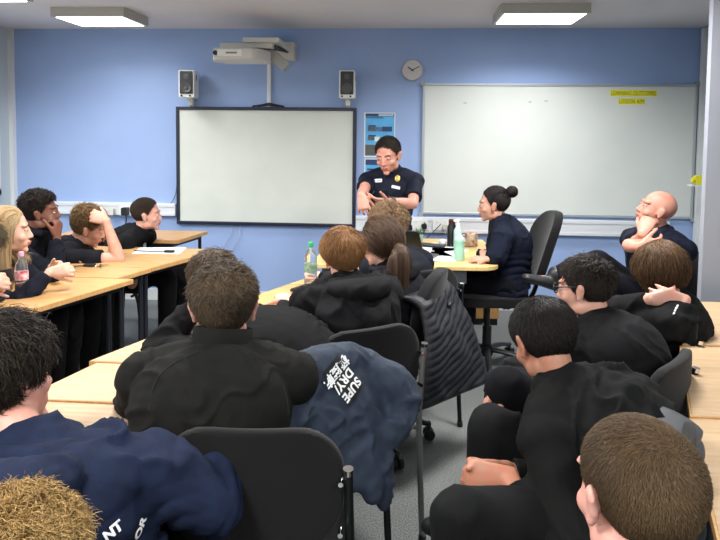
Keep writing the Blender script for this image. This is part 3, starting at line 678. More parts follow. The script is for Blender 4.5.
    rs = r_.uniform(0, 1, N)
    for k in range(1, seg):
        cc = cur+grav*G*(k/seg)*1.6+jit
        if curl: cc = cc+curl*np.stack([np.sin(curlf*k+ph[:, 0]*3), np.cos(curlf*k*1.1+ph[:, 1]*3), np.sin(curlf*k*.9+1+ph[:, 2]*3)], 1)
        dn = pos/np.linalg.norm(pos, axis=1)[:, None]; ou = np.clip((cc*dn).sum(1), 0, 9)[:, None]; cc = cc-dn*ou*(.45+.5*k/seg)*(.55 if curl > .8 else 1)
        cc /= np.linalg.norm(cc, axis=1)[:, None]; pos = pos+cc*step
        if style == 'tie': q = k/(seg-1); pos = pos*(1-q**3*.5)+A(tie)*(q**3*.5)
        dd = pos/np.linalg.norm(pos, axis=1)[:, None]; rr = hsurf(dd)+push*(.5+.8*rs)+th*(1.0-.25*k/seg); ln = np.linalg.norm(pos, axis=1); pos = dd*np.maximum(ln, rr)[:, None]
        tang = cc*.6+cur*.4; cur = tang/np.linalg.norm(tang, axis=1)[:, None]
        V.append(pos)
    P = np.stack(V, 1); P = H+(P.reshape(-1, 3)*s@R.T).reshape(P.shape)
    rv = np.clip(.5+.28*wav(p, 45, seed+9)+r_.normal(size=N)*.22, 0, 1)
    VV, F, rn = strands(P, seg, width*s, rv); o = obj('hair_strands', fast_mesh('hair_strands', VV, F, rn), mh, cap, angle=4)
    return cap, mh
def hank(par, pts, radii, n, m, width=.0012, wave=.006, name='hair_lock', seed=3, k=14):
    """a lock / ponytail: many strands following one spine"""
    r_ = np.random.default_rng(seed); Pc = crom(pts, 6); rad = crom(np.stack([A(radii, float)]*3, 1), 6)[:, 0]; idx = np.linspace(0, len(Pc)-1, k)
    Pc = np.stack([np.interp(idx, np.arange(len(Pc)), Pc[:, j]) for j in range(3)], 1); rad = np.interp(idx, np.arange(len(rad)), rad)
    T = np.gradient(Pc, axis=0); T /= np.linalg.norm(T, axis=1)[:, None]; a = np.cross(T, nrm(v3(.3, .9, .1))); a /= np.linalg.norm(a, axis=1)[:, None]; b = np.cross(T, a)
    an = r_.uniform(0, 2*PI, n); rr = np.sqrt(r_.uniform(.15, 1, n)); t = np.linspace(0, 1, k)
    aa = an[:, None]+.5*t[None]*np.sin(an*2)[:, None]; q = rr[:, None]*rad[None]
    P = Pc[None]+a[None]*(np.cos(aa)*q)[..., None]+b[None]*(np.sin(aa)*q)[..., None]
    P += wave*np.stack([np.sin(9*t[None]+an[:, None]*2), np.cos(8*t[None]+an[:, None]*3), 0*aa], -1)*t[None, :, None]
    VV, F, rn = strands(P, k, width, np.clip(.5+.3*np.sin(an*5)+r_.normal(size=n)*.2, 0, 1)); core = MB(); tube(core, Pc, list(rad*.85), n=1, smooth=False, ns=12)
    c = obj(name, core, m, par, angle=4); obj('hair_strands', fast_mesh('s', VV, F, rn), m, c, angle=4); return c

CL = {}
def cloth(rgb, rough=.9, bump=.25):
    k = (tuple(rgb), rough)
    rgb = tuple(int(c*.6) for c in rgb)
    if k not in CL: CL[k] = mat('cloth', rgb, rough, rgb2=tuple(min(255, int(c*1.12+2)) for c in rgb), scale=30, bump=bump, bscale=420, sheen=.0, spec=.16)
    return CL[k]
CNT = [0]
def person(label, group=None, cat='person', head=None, O=None, yaw=0, hl=(0, .2, 1.06), hr=(0, 0, 0), seated=True, s=1.0, sk=(206, 150, 118), hair=None, top=None, pants=(20, 21, 25),
           arms=None, legs=None, vox=.0065, fem=False, face=False, ears=True, w=1.0, hs=1.0, shoulder=None, hiph=.53, neck_len=.13, bulge=.05, hipx=0, nbo=(0, 0, 0), cvox=.009, fold=.006, brow=(50, 38, 30), eyes_open=True):
    CNT[0] += 1; sd = CNT[0]*17
    B = rotm(yaw); Hl = A(hl, float)
    if O is None: H = A(head, float); O = H-B@Hl; O[2] = 0
    else: O = A(O, float); H = O+B@Hl
    L = lambda p: O+B@A(p, float)
    par = thing('person', label, cat, (O[0], O[1], 0), 0, group)
    RH = rotm(yaw+D(hr[0]), D(hr[1]), D(hr[2]))
    top = dict(dict(color=(20, 21, 24), kind='sweater', inf=.016), **(top or {})); inf = top['inf']
    NB = H+RH@(v3(0, -.030, -.075)*hs)+B@v3(0, -.022, -.062)*s*(neck_len/.13)+B@A(nbo, float)
    hip = L((hipx, 0, hiph)); sp = NB-hip; spn = nrm(sp); back = -B[:, 1]; right = B[:, 0]
    # lateral axis of the shoulders
    lat = right if shoulder is None else nrm(B@A(shoulder, float)); lat = nrm(lat-spn*(lat@spn)*.0)
    P1 = hip+sp*.25+back*bulge*.6; P2 = hip+sp*.5+back*bulge; P3 = hip+sp*.74+back*bulge*.9; P4 = hip+sp*.90+back*bulge*.45
    SW = .172*w*s; sh = {q: NB+lat*q*SW-spn*.062*s-back*.012 for q in (-1, 1)}
    arms = arms or {}; J = {}
    for q in (-1, 1):
        a = dict(arms.get(q, {})); Wr = a.get('wrist', L((q*.13, .44, .80))); Wr = A(Wr, float); pole = B@A(a.get('pole', (q*.6, -.3, -1)), float)
        if 'shoulder' in a: sh[q] = sh[q]+B@A(a['shoulder'], float)
        if 'elbow' in a: El = A(a['elbow'], float); ve = El-sh[q]; l = np.linalg.norm(ve); El = sh[q]+ve/l*min(l, .33*s)
        else: El, Wr = ik(sh[q], Wr, pole, .285*s, .25*s)
        J[q] = (sh[q], El, Wr, a)
    legs = legs or {}; K = {}
    for q in (-1, 1):
        l_ = legs.get(q, {}); hp = hip+right*q*.088*s+v3(0, 0, -.01)
        if seated: kn = l_.get('knee', L((hipx+q*.13, .42, .53))); an = l_.get('ankle', L((hipx+q*.12, .40, .09)))
        else: kn = l_.get('knee', L((q*.10, .04, .48))); an = l_.get('ankle', L((q*.11, 0, .09)))
        td = l_.get('toe', B@v3(q*.15, 1, -.02)); K[q] = (hp, A(kn, float), A(an, float), nrm(td))
    def torso(mb, e, arms_len=2):
        rr = [(.158*w*s, .112*s), (.140*w*s, .104*s), (.150*w*s, .108*s), (.166*w*s, .112*s), (.138*w*s, .088*s), (.072*s, .062*s)]
        tube(mb, [hip-spn*.03, P1, P2, P3, P4, NB-spn*.006], [(a+e, b+e) for a, b in rr], side=lat, ns=24, n=5)
        for q in (-1, 1):
            Sh, El, Wr, a = J[q]
            tube(mb, [NB-spn*.02, (NB+Sh)/2+spn*.004, Sh], [.046*s+e, .050*s+e, .051*s+e*.8], ns=14, n=3)
            ell(mb, Sh, (.052*s+e,)*3)
    # ---- body
    mb = MB(); head_prims(mb, H, RH, hs, fem, ears)
    nk = H+RH@(v3(0, -.022, -.055)*hs)
    tube(mb, [nk, (nk+NB)/2-back*.004, NB-spn*.03], [(.050*hs, .054*hs), (.051*hs, .053*hs), (.062, .058)] if not fem else [(.043, .047), (.044, .047), (.056, .052)], side=RH[:, 0], ns=18, n=4)
    torso(mb, -.008)
    kind = top['kind']
    for q in (-1, 1):
        Sh, El, Wr, a = J[q]; fs = s*(.9 if fem else 1)
        tube(mb, [Sh, (Sh+El)/2, El], [.045*fs, .042*fs, .036*fs], ns=14, n=4); tube(mb, [El, El*.65+Wr*.35, Wr], [.036*fs, .036*fs, (.024*fs, .021*fs)], ns=14, n=4)
        fd = A(a['dir'], float) if 'dir' in a else nrm(Wr-El)
        pn = A(a['palm'], float) if 'palm' in a else v3(0, 0, -1)
        hand_prims(mb, Wr, fd, pn, a.get('thumb', 1), a.get('curl', .35), s*(.92 if fem else 1), a.get('spread', .10), a.get('ta', .6))
        hp, kn, an, td = K[q]
        tube(mb, [hp, (hp+kn)/2, kn], [.078*s, .07*s, .052*s], ns=14, n=4); tube(mb, [kn, kn*.65+an*.35, an], [.052*s, .052*s, .036*s], ns=14, n=4)
        tube(mb, [an-td*.04-v3(0, 0, .04), an+td*.05-v3(0, 0, .045), an+td*.15-v3(0, 0, .062)], [.03, .033, .022], ns=12, n=3)
    me = remesh(mb, vox, 3); me.name = 'body'; body = obj('body', me, skin(sk), par, angle=4)
    rel = lambda o: o
    # ---- top
    mb = MB(); torso(mb, inf)
    sl = top.get('sleeve', 1.0); hoodie = kind in ('hoodie',)
    for q in (-1, 1):
        Sh, El, Wr, a = J[q]; u = inf*1.05
        if sl < .6:
            E2 = Sh+(El-Sh)*.72; tube(mb, [Sh, (Sh+E2)/2, E2], [.050*s+u*.6, .048*s+u*.7, .050*s+u*.8], ns=16, n=4, round_=False)
        else:
            We = El+(Wr-El)*top.get('cuff', .93)
            tube(mb, [Sh, (Sh+El)/2, El], [.050*s+u*.8, .046*s+u*.9, .040*s+u*.95], ns=16, n=5); tube(mb, [El, El*.6+We*.4, We], [.040*s+u*.95, .039*s+u*.85, .030*s+u*.4], ns=16, n=5, round_=False)
    # hem
    for q in (-1, 1): ell(mb, hip+right*q*.07-spn*.04, (.10*w*s+inf, .11*s+inf, .07), B)
    me = remesh(mb, top.get('vox', cvox), 3); folds(me, top.get('fold', fold), sd); creases(me, [(J[q][1], nrm(J[q][1]-J[q][0]), nrm(J[q][2]-J[q][1]), sl) for q in (-1, 1)], [(hip+spn*.12, spn)], sd, inf); mt = cloth(top['color'], top.get('rough', .88))
    nm = {'hoodie': 'hoodie', 'fleece': 'fleece_top', 'tshirt': 't_shirt', 'shirt': 'uniform_shirt', 'sweater': 'sweater', 'coat': 'coat'}[kind]
    tp = obj(nm, me, mt, par, angle=4)
    nd = nrm(nk-NB+spn*.03)
    def ring(c, r, rt, ax, tiltb=0, **k):
        ax = nrm(ax); u = nrm(lat-ax*(lat@ax)); v_ = np.cross(ax, u); pts = [c+u*r[0]*math.cos(t)+v_*r[1]*math.sin(t)+ax*tiltb*math.sin(t) for t in np.linspace(0, 2*PI, 20, endpoint=False)]
        q = MB(); tube(q, pts, [rt]*20, side=None if np.isscalar(rt) else ax, ns=12, n=1, closed=True, smooth=False); return q
    if kind == 'fleece':
        q = MB(); base = NB-spn*.012; h = top.get('collar', .055)
        prof = [(1.10, -.01), (1.0, .012), (.95, h*.6), (.93, h), (.88, h+.003), (.84, h-.003), (.84, h*.4)]
        ax = nrm(spn*.5+nd*.5+v3(0, 0, .15)); u = nrm(lat-ax*(lat@ax)); v_ = np.cross(ax, u); ns = 40; V = []; 
        for r, z in prof:
            for i in range(ns):
                t = 2*PI*i/ns; V.append(base+ax*z+u*r*.080*math.cos(t)*s+v_*r*.078*math.sin(t)*s)
        q.add(V, [(j*ns+i, j*ns+(i+1) % ns, (j+1)*ns+(i+1) % ns, (j+1)*ns+i) for j in range(len(prof)-1) for i in range(ns)]); obj('collar', q, mt, par, angle=1.2)
    elif kind == 'hoodie':
        q = MB(); bz = back*1.0; sc = top.get('hood', 1.0)
        pts = [NB+lat*.088*math.cos(t)*s+(bz*.088*math.sin(t))*s+v3(0, 0, .022+.012*math.sin(t)) for t in np.linspace(0, 2*PI, 24, endpoint=False)]
        tube(q, pts, [.021+.012*max(0, math.sin(t)) for t in np.linspace(0, 2*PI, 24, endpoint=False)], ns=10, n=1, closed=True, smooth=False)
        tube(q, [NB+lat*-.115*s+bz*.04+spn*.005, NB+lat*-.06*s+bz*.115*sc+spn*.018, NB+lat*.06*s+bz*.115*sc+spn*.018, NB+lat*.115*s+bz*.04+spn*.005], [(.03, .03), (.05*sc, .04*sc), (.05*sc, .04*sc), (.03, .03)], ns=14, n=6)
        tube(q, [NB+lat*-.075*s+bz*.115*sc-spn*.03, NB+bz*.155*sc-spn*.085*sc, NB+lat*.075*s+bz*.115*sc-spn*.03], [.03, .04*sc, .03], ns=14, n=6)
        me = remesh(q, cvox, 3); folds(me, .006, sd+5, 30); obj('hood', me, mt, par, angle=4)
    elif kind in ('shirt', 'coat'):
        q = MB(); ax = nrm(spn+nd*.5); u = nrm(lat-ax*(lat@ax)); v_ = -np.cross(ax, u) if np.cross(ax, u)@(-back) < 0 else np.cross(ax, u); ns = 32; V = []
        for r, z in ((.84, -.006), (.86, .028), (.90, .030), (1.16, -.012), (1.14, -.018)):
            for i in range(ns):
                t = .30+(2*PI-.6)*i/(ns-1)+PI/2; V.append(NB+ax*(z+.006)+u*r*.076*math.cos(t)*s+v_*(r*.074*math.sin(t)*s)-ax*.03*max(0, math.sin(t)))
        q.add(V, [(j*ns+i, j*ns+i+1, (j+1)*ns+i+1, (j+1)*ns+i) for j in range(4) for i in range(ns-1)]); c_ = obj('collar', q, mt, par, angle=1.2)
        md = c_.modifiers.new('s', 'SOLIDIFY'); md.thickness = .003
    else:
        q = ring(NB+nd*.006, (.066*s, .064*s), (.010, .012), nrm(spn*.6+nd*.4)); obj('neckband', q, mt, par, angle=4)
    # ---- trousers, shoes
    mb = MB()
    ell(mb, hip-v3(0, 0, .0), (.165*w*s, .118*s, .10), B)
    for q in (-1, 1):
        hp, kn, an, td = K[q]
        tube(mb, [hp, (hp+kn)/2, kn], [.092*s, .085*s, .070*s], ns=16, n=5); tube(mb, [kn, (kn+an)/2, an-nrm(kn-an)*.0], [.070*s, .066*s, .055*s], ns=16, n=5, round_=False)
    me = remesh(mb, .011, 3); folds(me, .007, sd+3, 30); obj('trousers', me, cloth(pants), par, angle=4)
    for q in (-1, 1):
        hp, kn, an, td = K[q]; mb = MB(); up = v3(0, 0, 1); f_ = nrm(td-up*(td@up)*.0)
        tube(mb, [an-f_*.055-up*.045, an+f_*.02-up*.045, an+f_*.10-up*.055, an+f_*.19-up*.062], [(.036, .036), (.040, .042), (.045, .030), (.036, .022)], side=np.cross(f_, up), ns=14, n=4); tube(mb, [an-up*.03, an+up*.01], [.045, .048], ns=14, n=1)
        obj('shoe', remesh(mb, .008, 2), top.get('shoe', m_black), par, angle=4)
    # ---- hair & face
    if hair:
        hc = dict(hair); locks = hc.pop('locks', None); cap, mh = make_hair(par, H, RH, hs, hc.pop('col'), hc.pop('col2'), seed=sd, fadeto=(sk if hc.get('length') < .06 and hc.get('style') != 'tie' and hc.get('sidethin', 1) < .6 else None), **hc)
    if face:
        g = lambda p: H+RH@(A(p, float)*hs)
        mi = bpy.data.materials.get('dark iris') or mat('dark iris', (40, 28, 20), .2)
        mw = bpy.data.materials.get('eye white') or mat('eye white', (225, 220, 214), .25)
        ml = mat('lips', (int(sk[0]*.86), int(sk[1]*.66), int(sk[2]*.66)), .5); mbw = mat('eyebrow', brow, .8); msk = skin(sk)
        for q in (-1, 1):
            k = MB(); ell(k, g((q*.031, .0735, .004)), (.0125*hs,)*3, RH, nu=16, nv=10); e_ = obj('eye', k, mw, par, angle=4)
            k = MB(); ell(k, g((q*.031, .0835, .003)), A((.006, .004, .006))*hs, RH, nu=12, nv=8); obj('iris', k, mi, e_, angle=4)
            k = MB(); ell(k, g((q*.031, .074, .0085 if eyes_open else .004)), A((.0145, .0132, .010 if eyes_open else .0125))*hs, RH, nu=16, nv=10); obj('eyelid', k, msk, e_, angle=4)
            k = MB(); tube(k, [g((q*.015, .0885, .023)), g((q*.032, .0855, .028)), g((q*.049, .073, .024))], [(.0025, .0022), (.003, .0025), (.0015, .0015)], ns=8, n=4); obj('eyebrow', k, mbw, par, angle=4)
        k = MB(); tube(k, [g((-.019, .0865, -.060)), g((-.006, .0975, -.0575)), g((.006, .0975, -.0575)), g((.019, .0865, -.060))], [(.002, .002), (.004, .0042), (.004, .0042), (.002, .002)], ns=8, n=4)
        tube(k, [g((-.018, .0855, -.0635)), g((0, .0965, -.0675)), g((.018, .0855, -.0635))], [(.002, .002), (.004, .005), (.002, .002)], ns=8, n=4); obj('lips', k, ml, par, angle=4)
    # parts were built in room coordinates; hang them on the base point
    inv = Matrix.Translation((-O[0], -O[1], 0))
    for ch in par.children: ch.matrix_parent_inverse = inv
    return dict(o=par, H=H, R=RH, NB=NB, J=J, O=O, B=B, top=tp, topme=tp.data, body=body, hip=hip, hs=hs, inv=inv, mt=mt, spn=spn, lat=lat, hair=(mh if hair else None), K=K, L=L)
def addpart(P, name, src, m, parent=None, **k):
    o = obj(name, src, m, parent or P['o'], **k)
    if parent is None: o.matrix_parent_inverse = P['inv']
    return o

def creases(me, elbows, waists, sd, inf):
    """cloth bunches across the sleeve at the elbow and across the waist"""
    p = getv(me); n = getn(me); off = np.zeros(len(p))
    for E_, a, b, sl in elbows:
        if sl < .6: continue
        r = p-E_; d = np.linalg.norm(r, axis=1); ax = nrm(a+b); t = r@ax; w = np.exp(-(d/.11)**2)
        ph = 85*t+2.6*wav(p, 22, sd+11, 1.5); off += w*.0048*(np.abs(np.sin(ph))**.7-.5)*2*inf/.018*np.clip(.5+wav(p, 24, sd+15, 1), 0, 1.3)
    for c, a in waists:
        r = p-c; t = r@a; lateral = r-np.outer(t, a); w = np.exp(-(t/.09)**2)*np.exp(-(np.linalg.norm(lateral, axis=1)/.22)**4)
        ph = 70*t+2.4*wav(p, 20, sd+13, 1.5); off += w*.007*(np.abs(np.sin(ph))**.8-.5)*2*inf/.018
    setv(me, p+n*off[:, None])
# ------------------------------------------------------------ the cast
BLK = (23, 23, 25); NAV = (26, 32, 50); UNI = (24, 30, 56)
def wr(px, py, Y): return atY(px, py, Y)
G_L = 'students along the left tables'; G_M = 'students at the middle tables'; G_R = 'students in the right hand row'
PW = {}
# --- left row, facing right
PW['P1'] = person('person with long straight blonde hair in navy sweater, hands clasped on the left table', G_L, head=atY(9, 230, 3.0), yaw=D(88), hl=(0, .26, 1.0), hr=(-26, -4, 0), sk=(206, 168, 148), face=True, fem=True, s=.94, vox=.0055, w=.92,
    hair=dict(col=(150, 122, 84), col2=(206, 182, 142), style='down', length=.15, grav=1.1, lift=.02, n=4000, thick=.008, whorl=(0, -.01, .11), width=.0015, seg=7, sidethin=1, front=.078, side=-.05, nape=-.08, temple=.03),
    top=dict(color=(30, 36, 54), kind='sweater'),
    arms={1: dict(wrist=atY(50, 272, 2.90), dir=(.95, .25, .12), palm=(-.2, .9, -.2), curl=.5, thumb=-1), -1: dict(wrist=atY(52, 268, 3.08), dir=(.95, -.3, .2), palm=(0, -.9, -.2), curl=.5, thumb=-1)})
p = PW['P1']; g = lambda a: p['H']+p['R']@A(a, float)
for k, (sx, sy) in enumerate(((.078, -.03), (.066, -.075), (.03, -.105), (-.03, -.105), (-.066, -.075), (-.078, -.03), (.083, .0), (-.083, .0))):
    hank_o = hank(p['hair'] and p['o'], [g((sx*.7, sy*.6, .07)), g((sx*1.08, sy, -.01)), g((sx*1.12, sy*.98, -.10)), g((sx*1.1, sy*.75-.0, -.20))+v3(.01, 0, 0), g((sx*1.0, sy*.6+.02, -.30))], [.012, .020, .024, .024, .012], 420, p['hair'], .0013, .004, seed=k)
    hank_o.matrix_parent_inverse = p['inv']
PW['P0'] = person('person at the left edge of photo, mostly cut off, hand holding a phone', G_L, head=atY(-24, 250, 2.62), yaw=D(80), hl=(0, .26, .98), hr=(0, -25, 0), sk=(200, 158, 138), s=.95,
    hair=dict(col=(70, 60, 44), col2=(120, 106, 78), length=.07, lift=.5, n=2600, thick=.02, curl=.5),
    top=dict(color=(24, 27, 36), kind='hoodie'), arms={1: dict(wrist=atY(-18, 283, 2.55), dir=(1, 0, .15), palm=(0, .8, -.3), curl=.7, thumb=-1), -1: dict(wrist=atY(-14, 284, 2.7), dir=(1, 0, .1), palm=(0, -.8, -.3), curl=.7, thumb=-1)})
PW['P2'] = person('person with dark curly high top hair in navy hoodie, hand raised to mouth', G_L, head=atY(41, 211, 3.45), yaw=D(88), hl=(0, .20, 1.06), hr=(-20, -2, 4), sk=(112, 80, 66), face=True, s=1.0, hs=.96, vox=.0055, brow=(20, 14, 12),
    hair=dict(col=(26, 20, 18), col2=(48, 38, 32), length=.028, lift=.8, curl=1.1, n=4200, thick=.020, sidethin=.2, width=.0016, front=.07),
    top=dict(color=(27, 32, 46), kind='hoodie', hood=.9),
    arms={1: dict(wrist=atY(57, 238, 3.42), dir=(.0, .25, 1), palm=(-1, 0, 0), curl=1.0, pole=(.1, .6, -1), thumb=1), -1: dict(wrist=atY(72, 258, 3.62), dir=(1, -.3, 0), palm=(0, 0, -1), curl=.3)})
PW['P3'] = person('person with light brown curly top leaning cropped head on bare arm, black t-shirt', G_L, head=atY(89, 227, 3.78), yaw=D(80), hl=(0, .30, .97), hr=(-14, -22, 8), sk=(198, 152, 132), face=True, s=1.0, vox=.0055, brow=(110, 84, 56), eyes_open=False,
    hair=dict(col=(92, 68, 44), col2=(158, 128, 88), length=.05, lift=.55, curl=.9, n=3600, thick=.020, sidethin=.2, width=.0014, style='forward', fringe=1.0),
    top=dict(color=(20, 23, 32), kind='tshirt', sleeve=.5),
    arms={1: dict(elbow=atY(122, 259, 3.66), wrist=atY(106, 221, 3.66), dir=(-.75, .1, .25), palm=(-.2, .8, -.3), curl=.35, thumb=-1), -1: dict(wrist=atY(112, 249, 3.95), dir=(.6, -.7, 0), palm=(0, 0, -1), curl=.4)})
PW['P4'] = person('person with short cropped dark hair in profile, black t-shirt, farthest along left row', G_L, head=atY(147, 214, 4.25), yaw=D(92), hl=(0, .22, 1.02), hr=(-16, -4, 2), sk=(200, 156, 140), face=True, s=.96, hs=.94, vox=.006, brow=(60, 44, 32),
    hair=dict(col=(46, 36, 30), col2=(76, 60, 48), length=.014, lift=.6, n=4200, thick=.007, sidethin=.35, width=.0012, grav=0),
    top=dict(color=(20, 22, 28), kind='tshirt', sleeve=.5), arms={1: dict(wrist=atY(150, 252, 4.15), dir=(1, 0, 0), palm=(0, 0, -1)), -1: dict(wrist=atY(160, 247, 4.45), dir=(1, 0, 0), palm=(0, 0, -1))})

# --- middle
PW['M1'] = person('person with straight ginger brown hair in black hoodie, elbows on the middle table', G_M, head=atY(343, 254, 2.50), yaw=D(-32), hl=(0, .17, 1.00), hr=(8, -2, -9), sk=(206, 160, 144), s=.98, w=1.05, vox=.005, hs=.92, neck_len=.11,
    hair=dict(col=(104, 70, 42), col2=(192, 142, 92), style='crown', length=.06, lift=.12, grav=.6, n=6000, thick=.012, sidethin=.45, width=.0012, seg=6, side=.014, nape=-.055, whorl=(.015, -.06, .10)),
    top=dict(color=(27, 27, 31), kind='hoodie', hood=1.15, fold=.011), arms={-1: dict(wrist=v3(-.52, 2.72, .775), pole=(-.6, -.3, -.8), dir=(-.3, 1, 0)), 1: dict(wrist=v3(-.36, 2.86, .775), pole=(1, -.3, -.5), dir=(-.4, 1, 0))})
PW['M2'] = person('person with dark brown ponytail in dark grey hoodie beside the ginger haired boy', G_M, head=atY(379, 243, 2.98), yaw=D(-70), hl=(0, .09, 1.0), hr=(30, -8, -4), sk=(200, 158, 140), fem=True, s=.92, w=.95,
    hair=dict(col=(48, 36, 29), col2=(100, 76, 58), style='tie', tie=(.0, -.13, -.035), length=.22, lift=.10, grav=.05, n=5200, thick=.011, sidethin=1, width=.0015, seg=7, front=.07, side=.0, nape=-.075),
    top=dict(color=(36, 36, 42), kind='hoodie', hood=.9), arms={-1: dict(wrist=v3(-.42, 3.20, .775)), 1: dict(wrist=v3(-.28, 3.36, .775))})
p = PW['M2']; g = lambda a: p['H']+p['R']@A(a, float)
o = hank(p['o'], [g((0, -.10, -.03)), g((.0, -.142, -.035)), g((-.01, -.152, -.08)), g((-.02, -.145, -.15)), g((-.03, -.13, -.23)), g((-.03, -.120, -.29))], [.022, .040, .054, .058, .046, .012], 3200, p['hair'], .0012, .008, name='ponytail'); o.matrix_parent_inverse = p['inv']
q = MB(); R3 = p['R']; pts = [g((.022*math.cos(a), -.122, -.032+.022*math.sin(a))) for a in np.linspace(0, 2*PI, 12, endpoint=False)]; tube(q, pts, .006, ns=8, n=1, closed=True, smooth=False); addpart(p, 'hair_tie', q, m_black)
PW['M3'] = person('person with curly light brown hair in navy coat, farthest at the middle tables', G_M, head=atY(387, 228, 3.40), yaw=D(-35), hl=(0, .16, 1.03), hr=(0, -4, 0), sk=(206, 168, 152), s=.97, w=1.05,
    hair=dict(col=(92, 70, 50), col2=(196, 162, 126), length=.055, lift=.6, curl=1.1, n=4200, thick=.024, sidethin=.4, width=.0015, side=0, nape=-.055),
    top=dict(color=(32, 38, 52), kind='coat', inf=.026), arms={-1: dict(wrist=v3(-.38, 3.66, .79)), 1: dict(wrist=v3(-.2, 3.76, .79))})
PW['M4'] = person('person slumped forward over the table in plain black sweater, cheek on hand', G_M, head=atY(214, 284, 2.24), yaw=D(-72), hl=(0, .40, .95), nbo=(0, -.03, -.01), hr=(50, -30, -4), sk=(190, 148, 130), s=1.10, w=1.0, bulge=.17, hs=.98,
    hair=dict(col=(54, 42, 34), col2=(104, 84, 64), length=.045, lift=.35, curl=.4, n=5000, thick=.010, sidethin=.35, width=.0013),
    top=dict(color=(22, 22, 24), kind='sweater', inf=.014, fold=.006),
    arms={-1: dict(shoulder=(.03, -.05, -.03), elbow=atY(160, 350, 2.10), wrist=atY(198, 304, 2.20), dir=(.25, .25, 1), palm=(.9, .3, -.1), curl=.5, thumb=-1), 1: dict(wrist=v3(-.62, 2.48, .775), dir=(-1, .3, 0), pole=(.3, .4, -1))})
PW['M5'] = person('person in black high-collared zip fleece seen from behind, in a wide backed black chair', G_M, head=atY(224, 306, 1.70), yaw=D(-6), hl=(.03, .15, 1.00), hr=(-4, -6, 0), sk=(200, 156, 142), s=1.08, w=1.08, vox=.0045, hs=1.02, neck_len=.095, cvox=.0065, bulge=.06,
    hair=dict(col=(44, 36, 29), col2=(118, 98, 76), style='crown', length=.042, lift=.4, grav=.2, n=12000, thick=.007, curl=.35, sidethin=.4, width=.0009, seg=5, whorl=(.004, -.055, .095), nape=-.09, side=.004),
    top=dict(color=(31, 31, 29), kind='fleece', inf=.020, fold=.006, collar=.085),
    arms={-1: dict(wrist=v3(-.66, 1.98, .775), pole=(-1, -.2, -1.2), dir=(.5, 1, 0)), 1: dict(wrist=v3(-.50, 2.0, .775), pole=(.7, -.3, -1.4), dir=(-.6, .7, 0))})
PW['M6'] = person('person with dark wavy hair in navy blue hoodie with white lettering, lower left foreground', G_M, head=atY(3, 378, 1.28), yaw=D(-8), hl=(-.22, .10, 1.02), nbo=(.10, -.02, .0), hr=(34, -6, -16), sk=(200, 150, 134), s=1.02, w=1.12, vox=.0045, cvox=.0065,
    hair=dict(col=(24, 20, 17), col2=(66, 54, 42), length=.085, lift=.4, curl=.65, n=10000, thick=.020, sidethin=.55, width=.0011, seg=7, nape=-.07, curlf=1.7, side=.006),
    top=dict(color=(34, 47, 82), kind='hoodie', hood=1.7, inf=.026, fold=.014, rough=.85),
    arms={1: dict(elbow=atY(215, 505, 1.30), wrist=v3(-.50, 1.56, .77), dir=(-.6, 1, 0)), -1: dict(wrist=v3(-1.02, 1.50, .775))})
PW['M7'] = person('person of whom only the curly dark blond hair shows, bottom left corner', G_M, head=atY(18, 584, .83), yaw=D(10), hl=(0, .15, 1.0), hr=(0, -5, 0), sk=(206, 168, 150), s=.98, vox=.005,
    hair=dict(col=(118, 88, 46), col2=(208, 174, 112), length=.055, lift=.6, curl=1.2, n=14000, thick=.018, sidethin=.6, width=.0008, seg=8, curlf=1.6),
    top=dict(color=(40, 42, 50), kind='sweater'), arms={-1: dict(wrist=v3(-.86, 1.12, .6)), 1: dict(wrist=v3(-.45, 1.10, .6))})

# --- right hand row, turned to the left
PW['R1'] = person('person with cropped light brown hair seen from behind, largest head in lower right foreground', G_R, head=atY(635, 493, .94), yaw=D(-22), hl=(0, .16, 1.0), hr=(4, -10, 4), sk=(212, 160, 146), s=1.03, vox=.0045, hs=.96,
    hair=dict(col=(64, 49, 34), col2=(122, 98, 70), style='crown', length=.017, lift=.42, grav=.12, n=26000, thick=.006, sidethin=.55, width=.00062, seg=4, whorl=(.0, -.075, .082), side=.0, nape=-.07, push=.001),
    top=dict(color=(24, 24, 27), kind='sweater'), arms={-1: dict(wrist=v3(.18, 1.12, .62)), 1: dict(wrist=v3(.42, 1.16, .62))})
PW['R2'] = person('person with black hair leaning forward, hands clasped over knees, black sweatshirt', G_R, head=atY(543, 340, 1.76), yaw=D(-62), hl=(0, .20, .94), hr=(40, -30, 0), sk=(168, 122, 100), s=1.05, w=1.10, hs=.96, vox=.0045, cvox=.0065, bulge=.11, hipx=0,
    hair=dict(col=(15, 14, 14), col2=(50, 44, 40), style='crown', length=.036, lift=.25, grav=.4, n=9000, thick=.008, sidethin=.5, width=.0010, whorl=(.0, -.05, .10), nape=-.085, side=-.005),
    top=dict(color=(24, 25, 26), kind='sweater', inf=.022, fold=.013), pants=(24, 25, 28),
    arms={-1: dict(wrist=atY(508, 478, 1.50), dir=(-1, .1, -.1), palm=(0, 1, -.3), curl=.8, thumb=1, pole=(-.5, -.7, -.6)), 1: dict(wrist=atY(504, 471, 1.58), dir=(-1, -.15, -.15), palm=(0, -1, -.2), curl=.8, thumb=1, pole=(.3, -1, -.6))},
    legs={-1: dict(knee=atY(463, 520, 1.33), ankle=atY(455, 640, 1.33)), 1: dict(knee=atY(492, 432, 1.70), ankle=atY(487, 530, 1.70))})
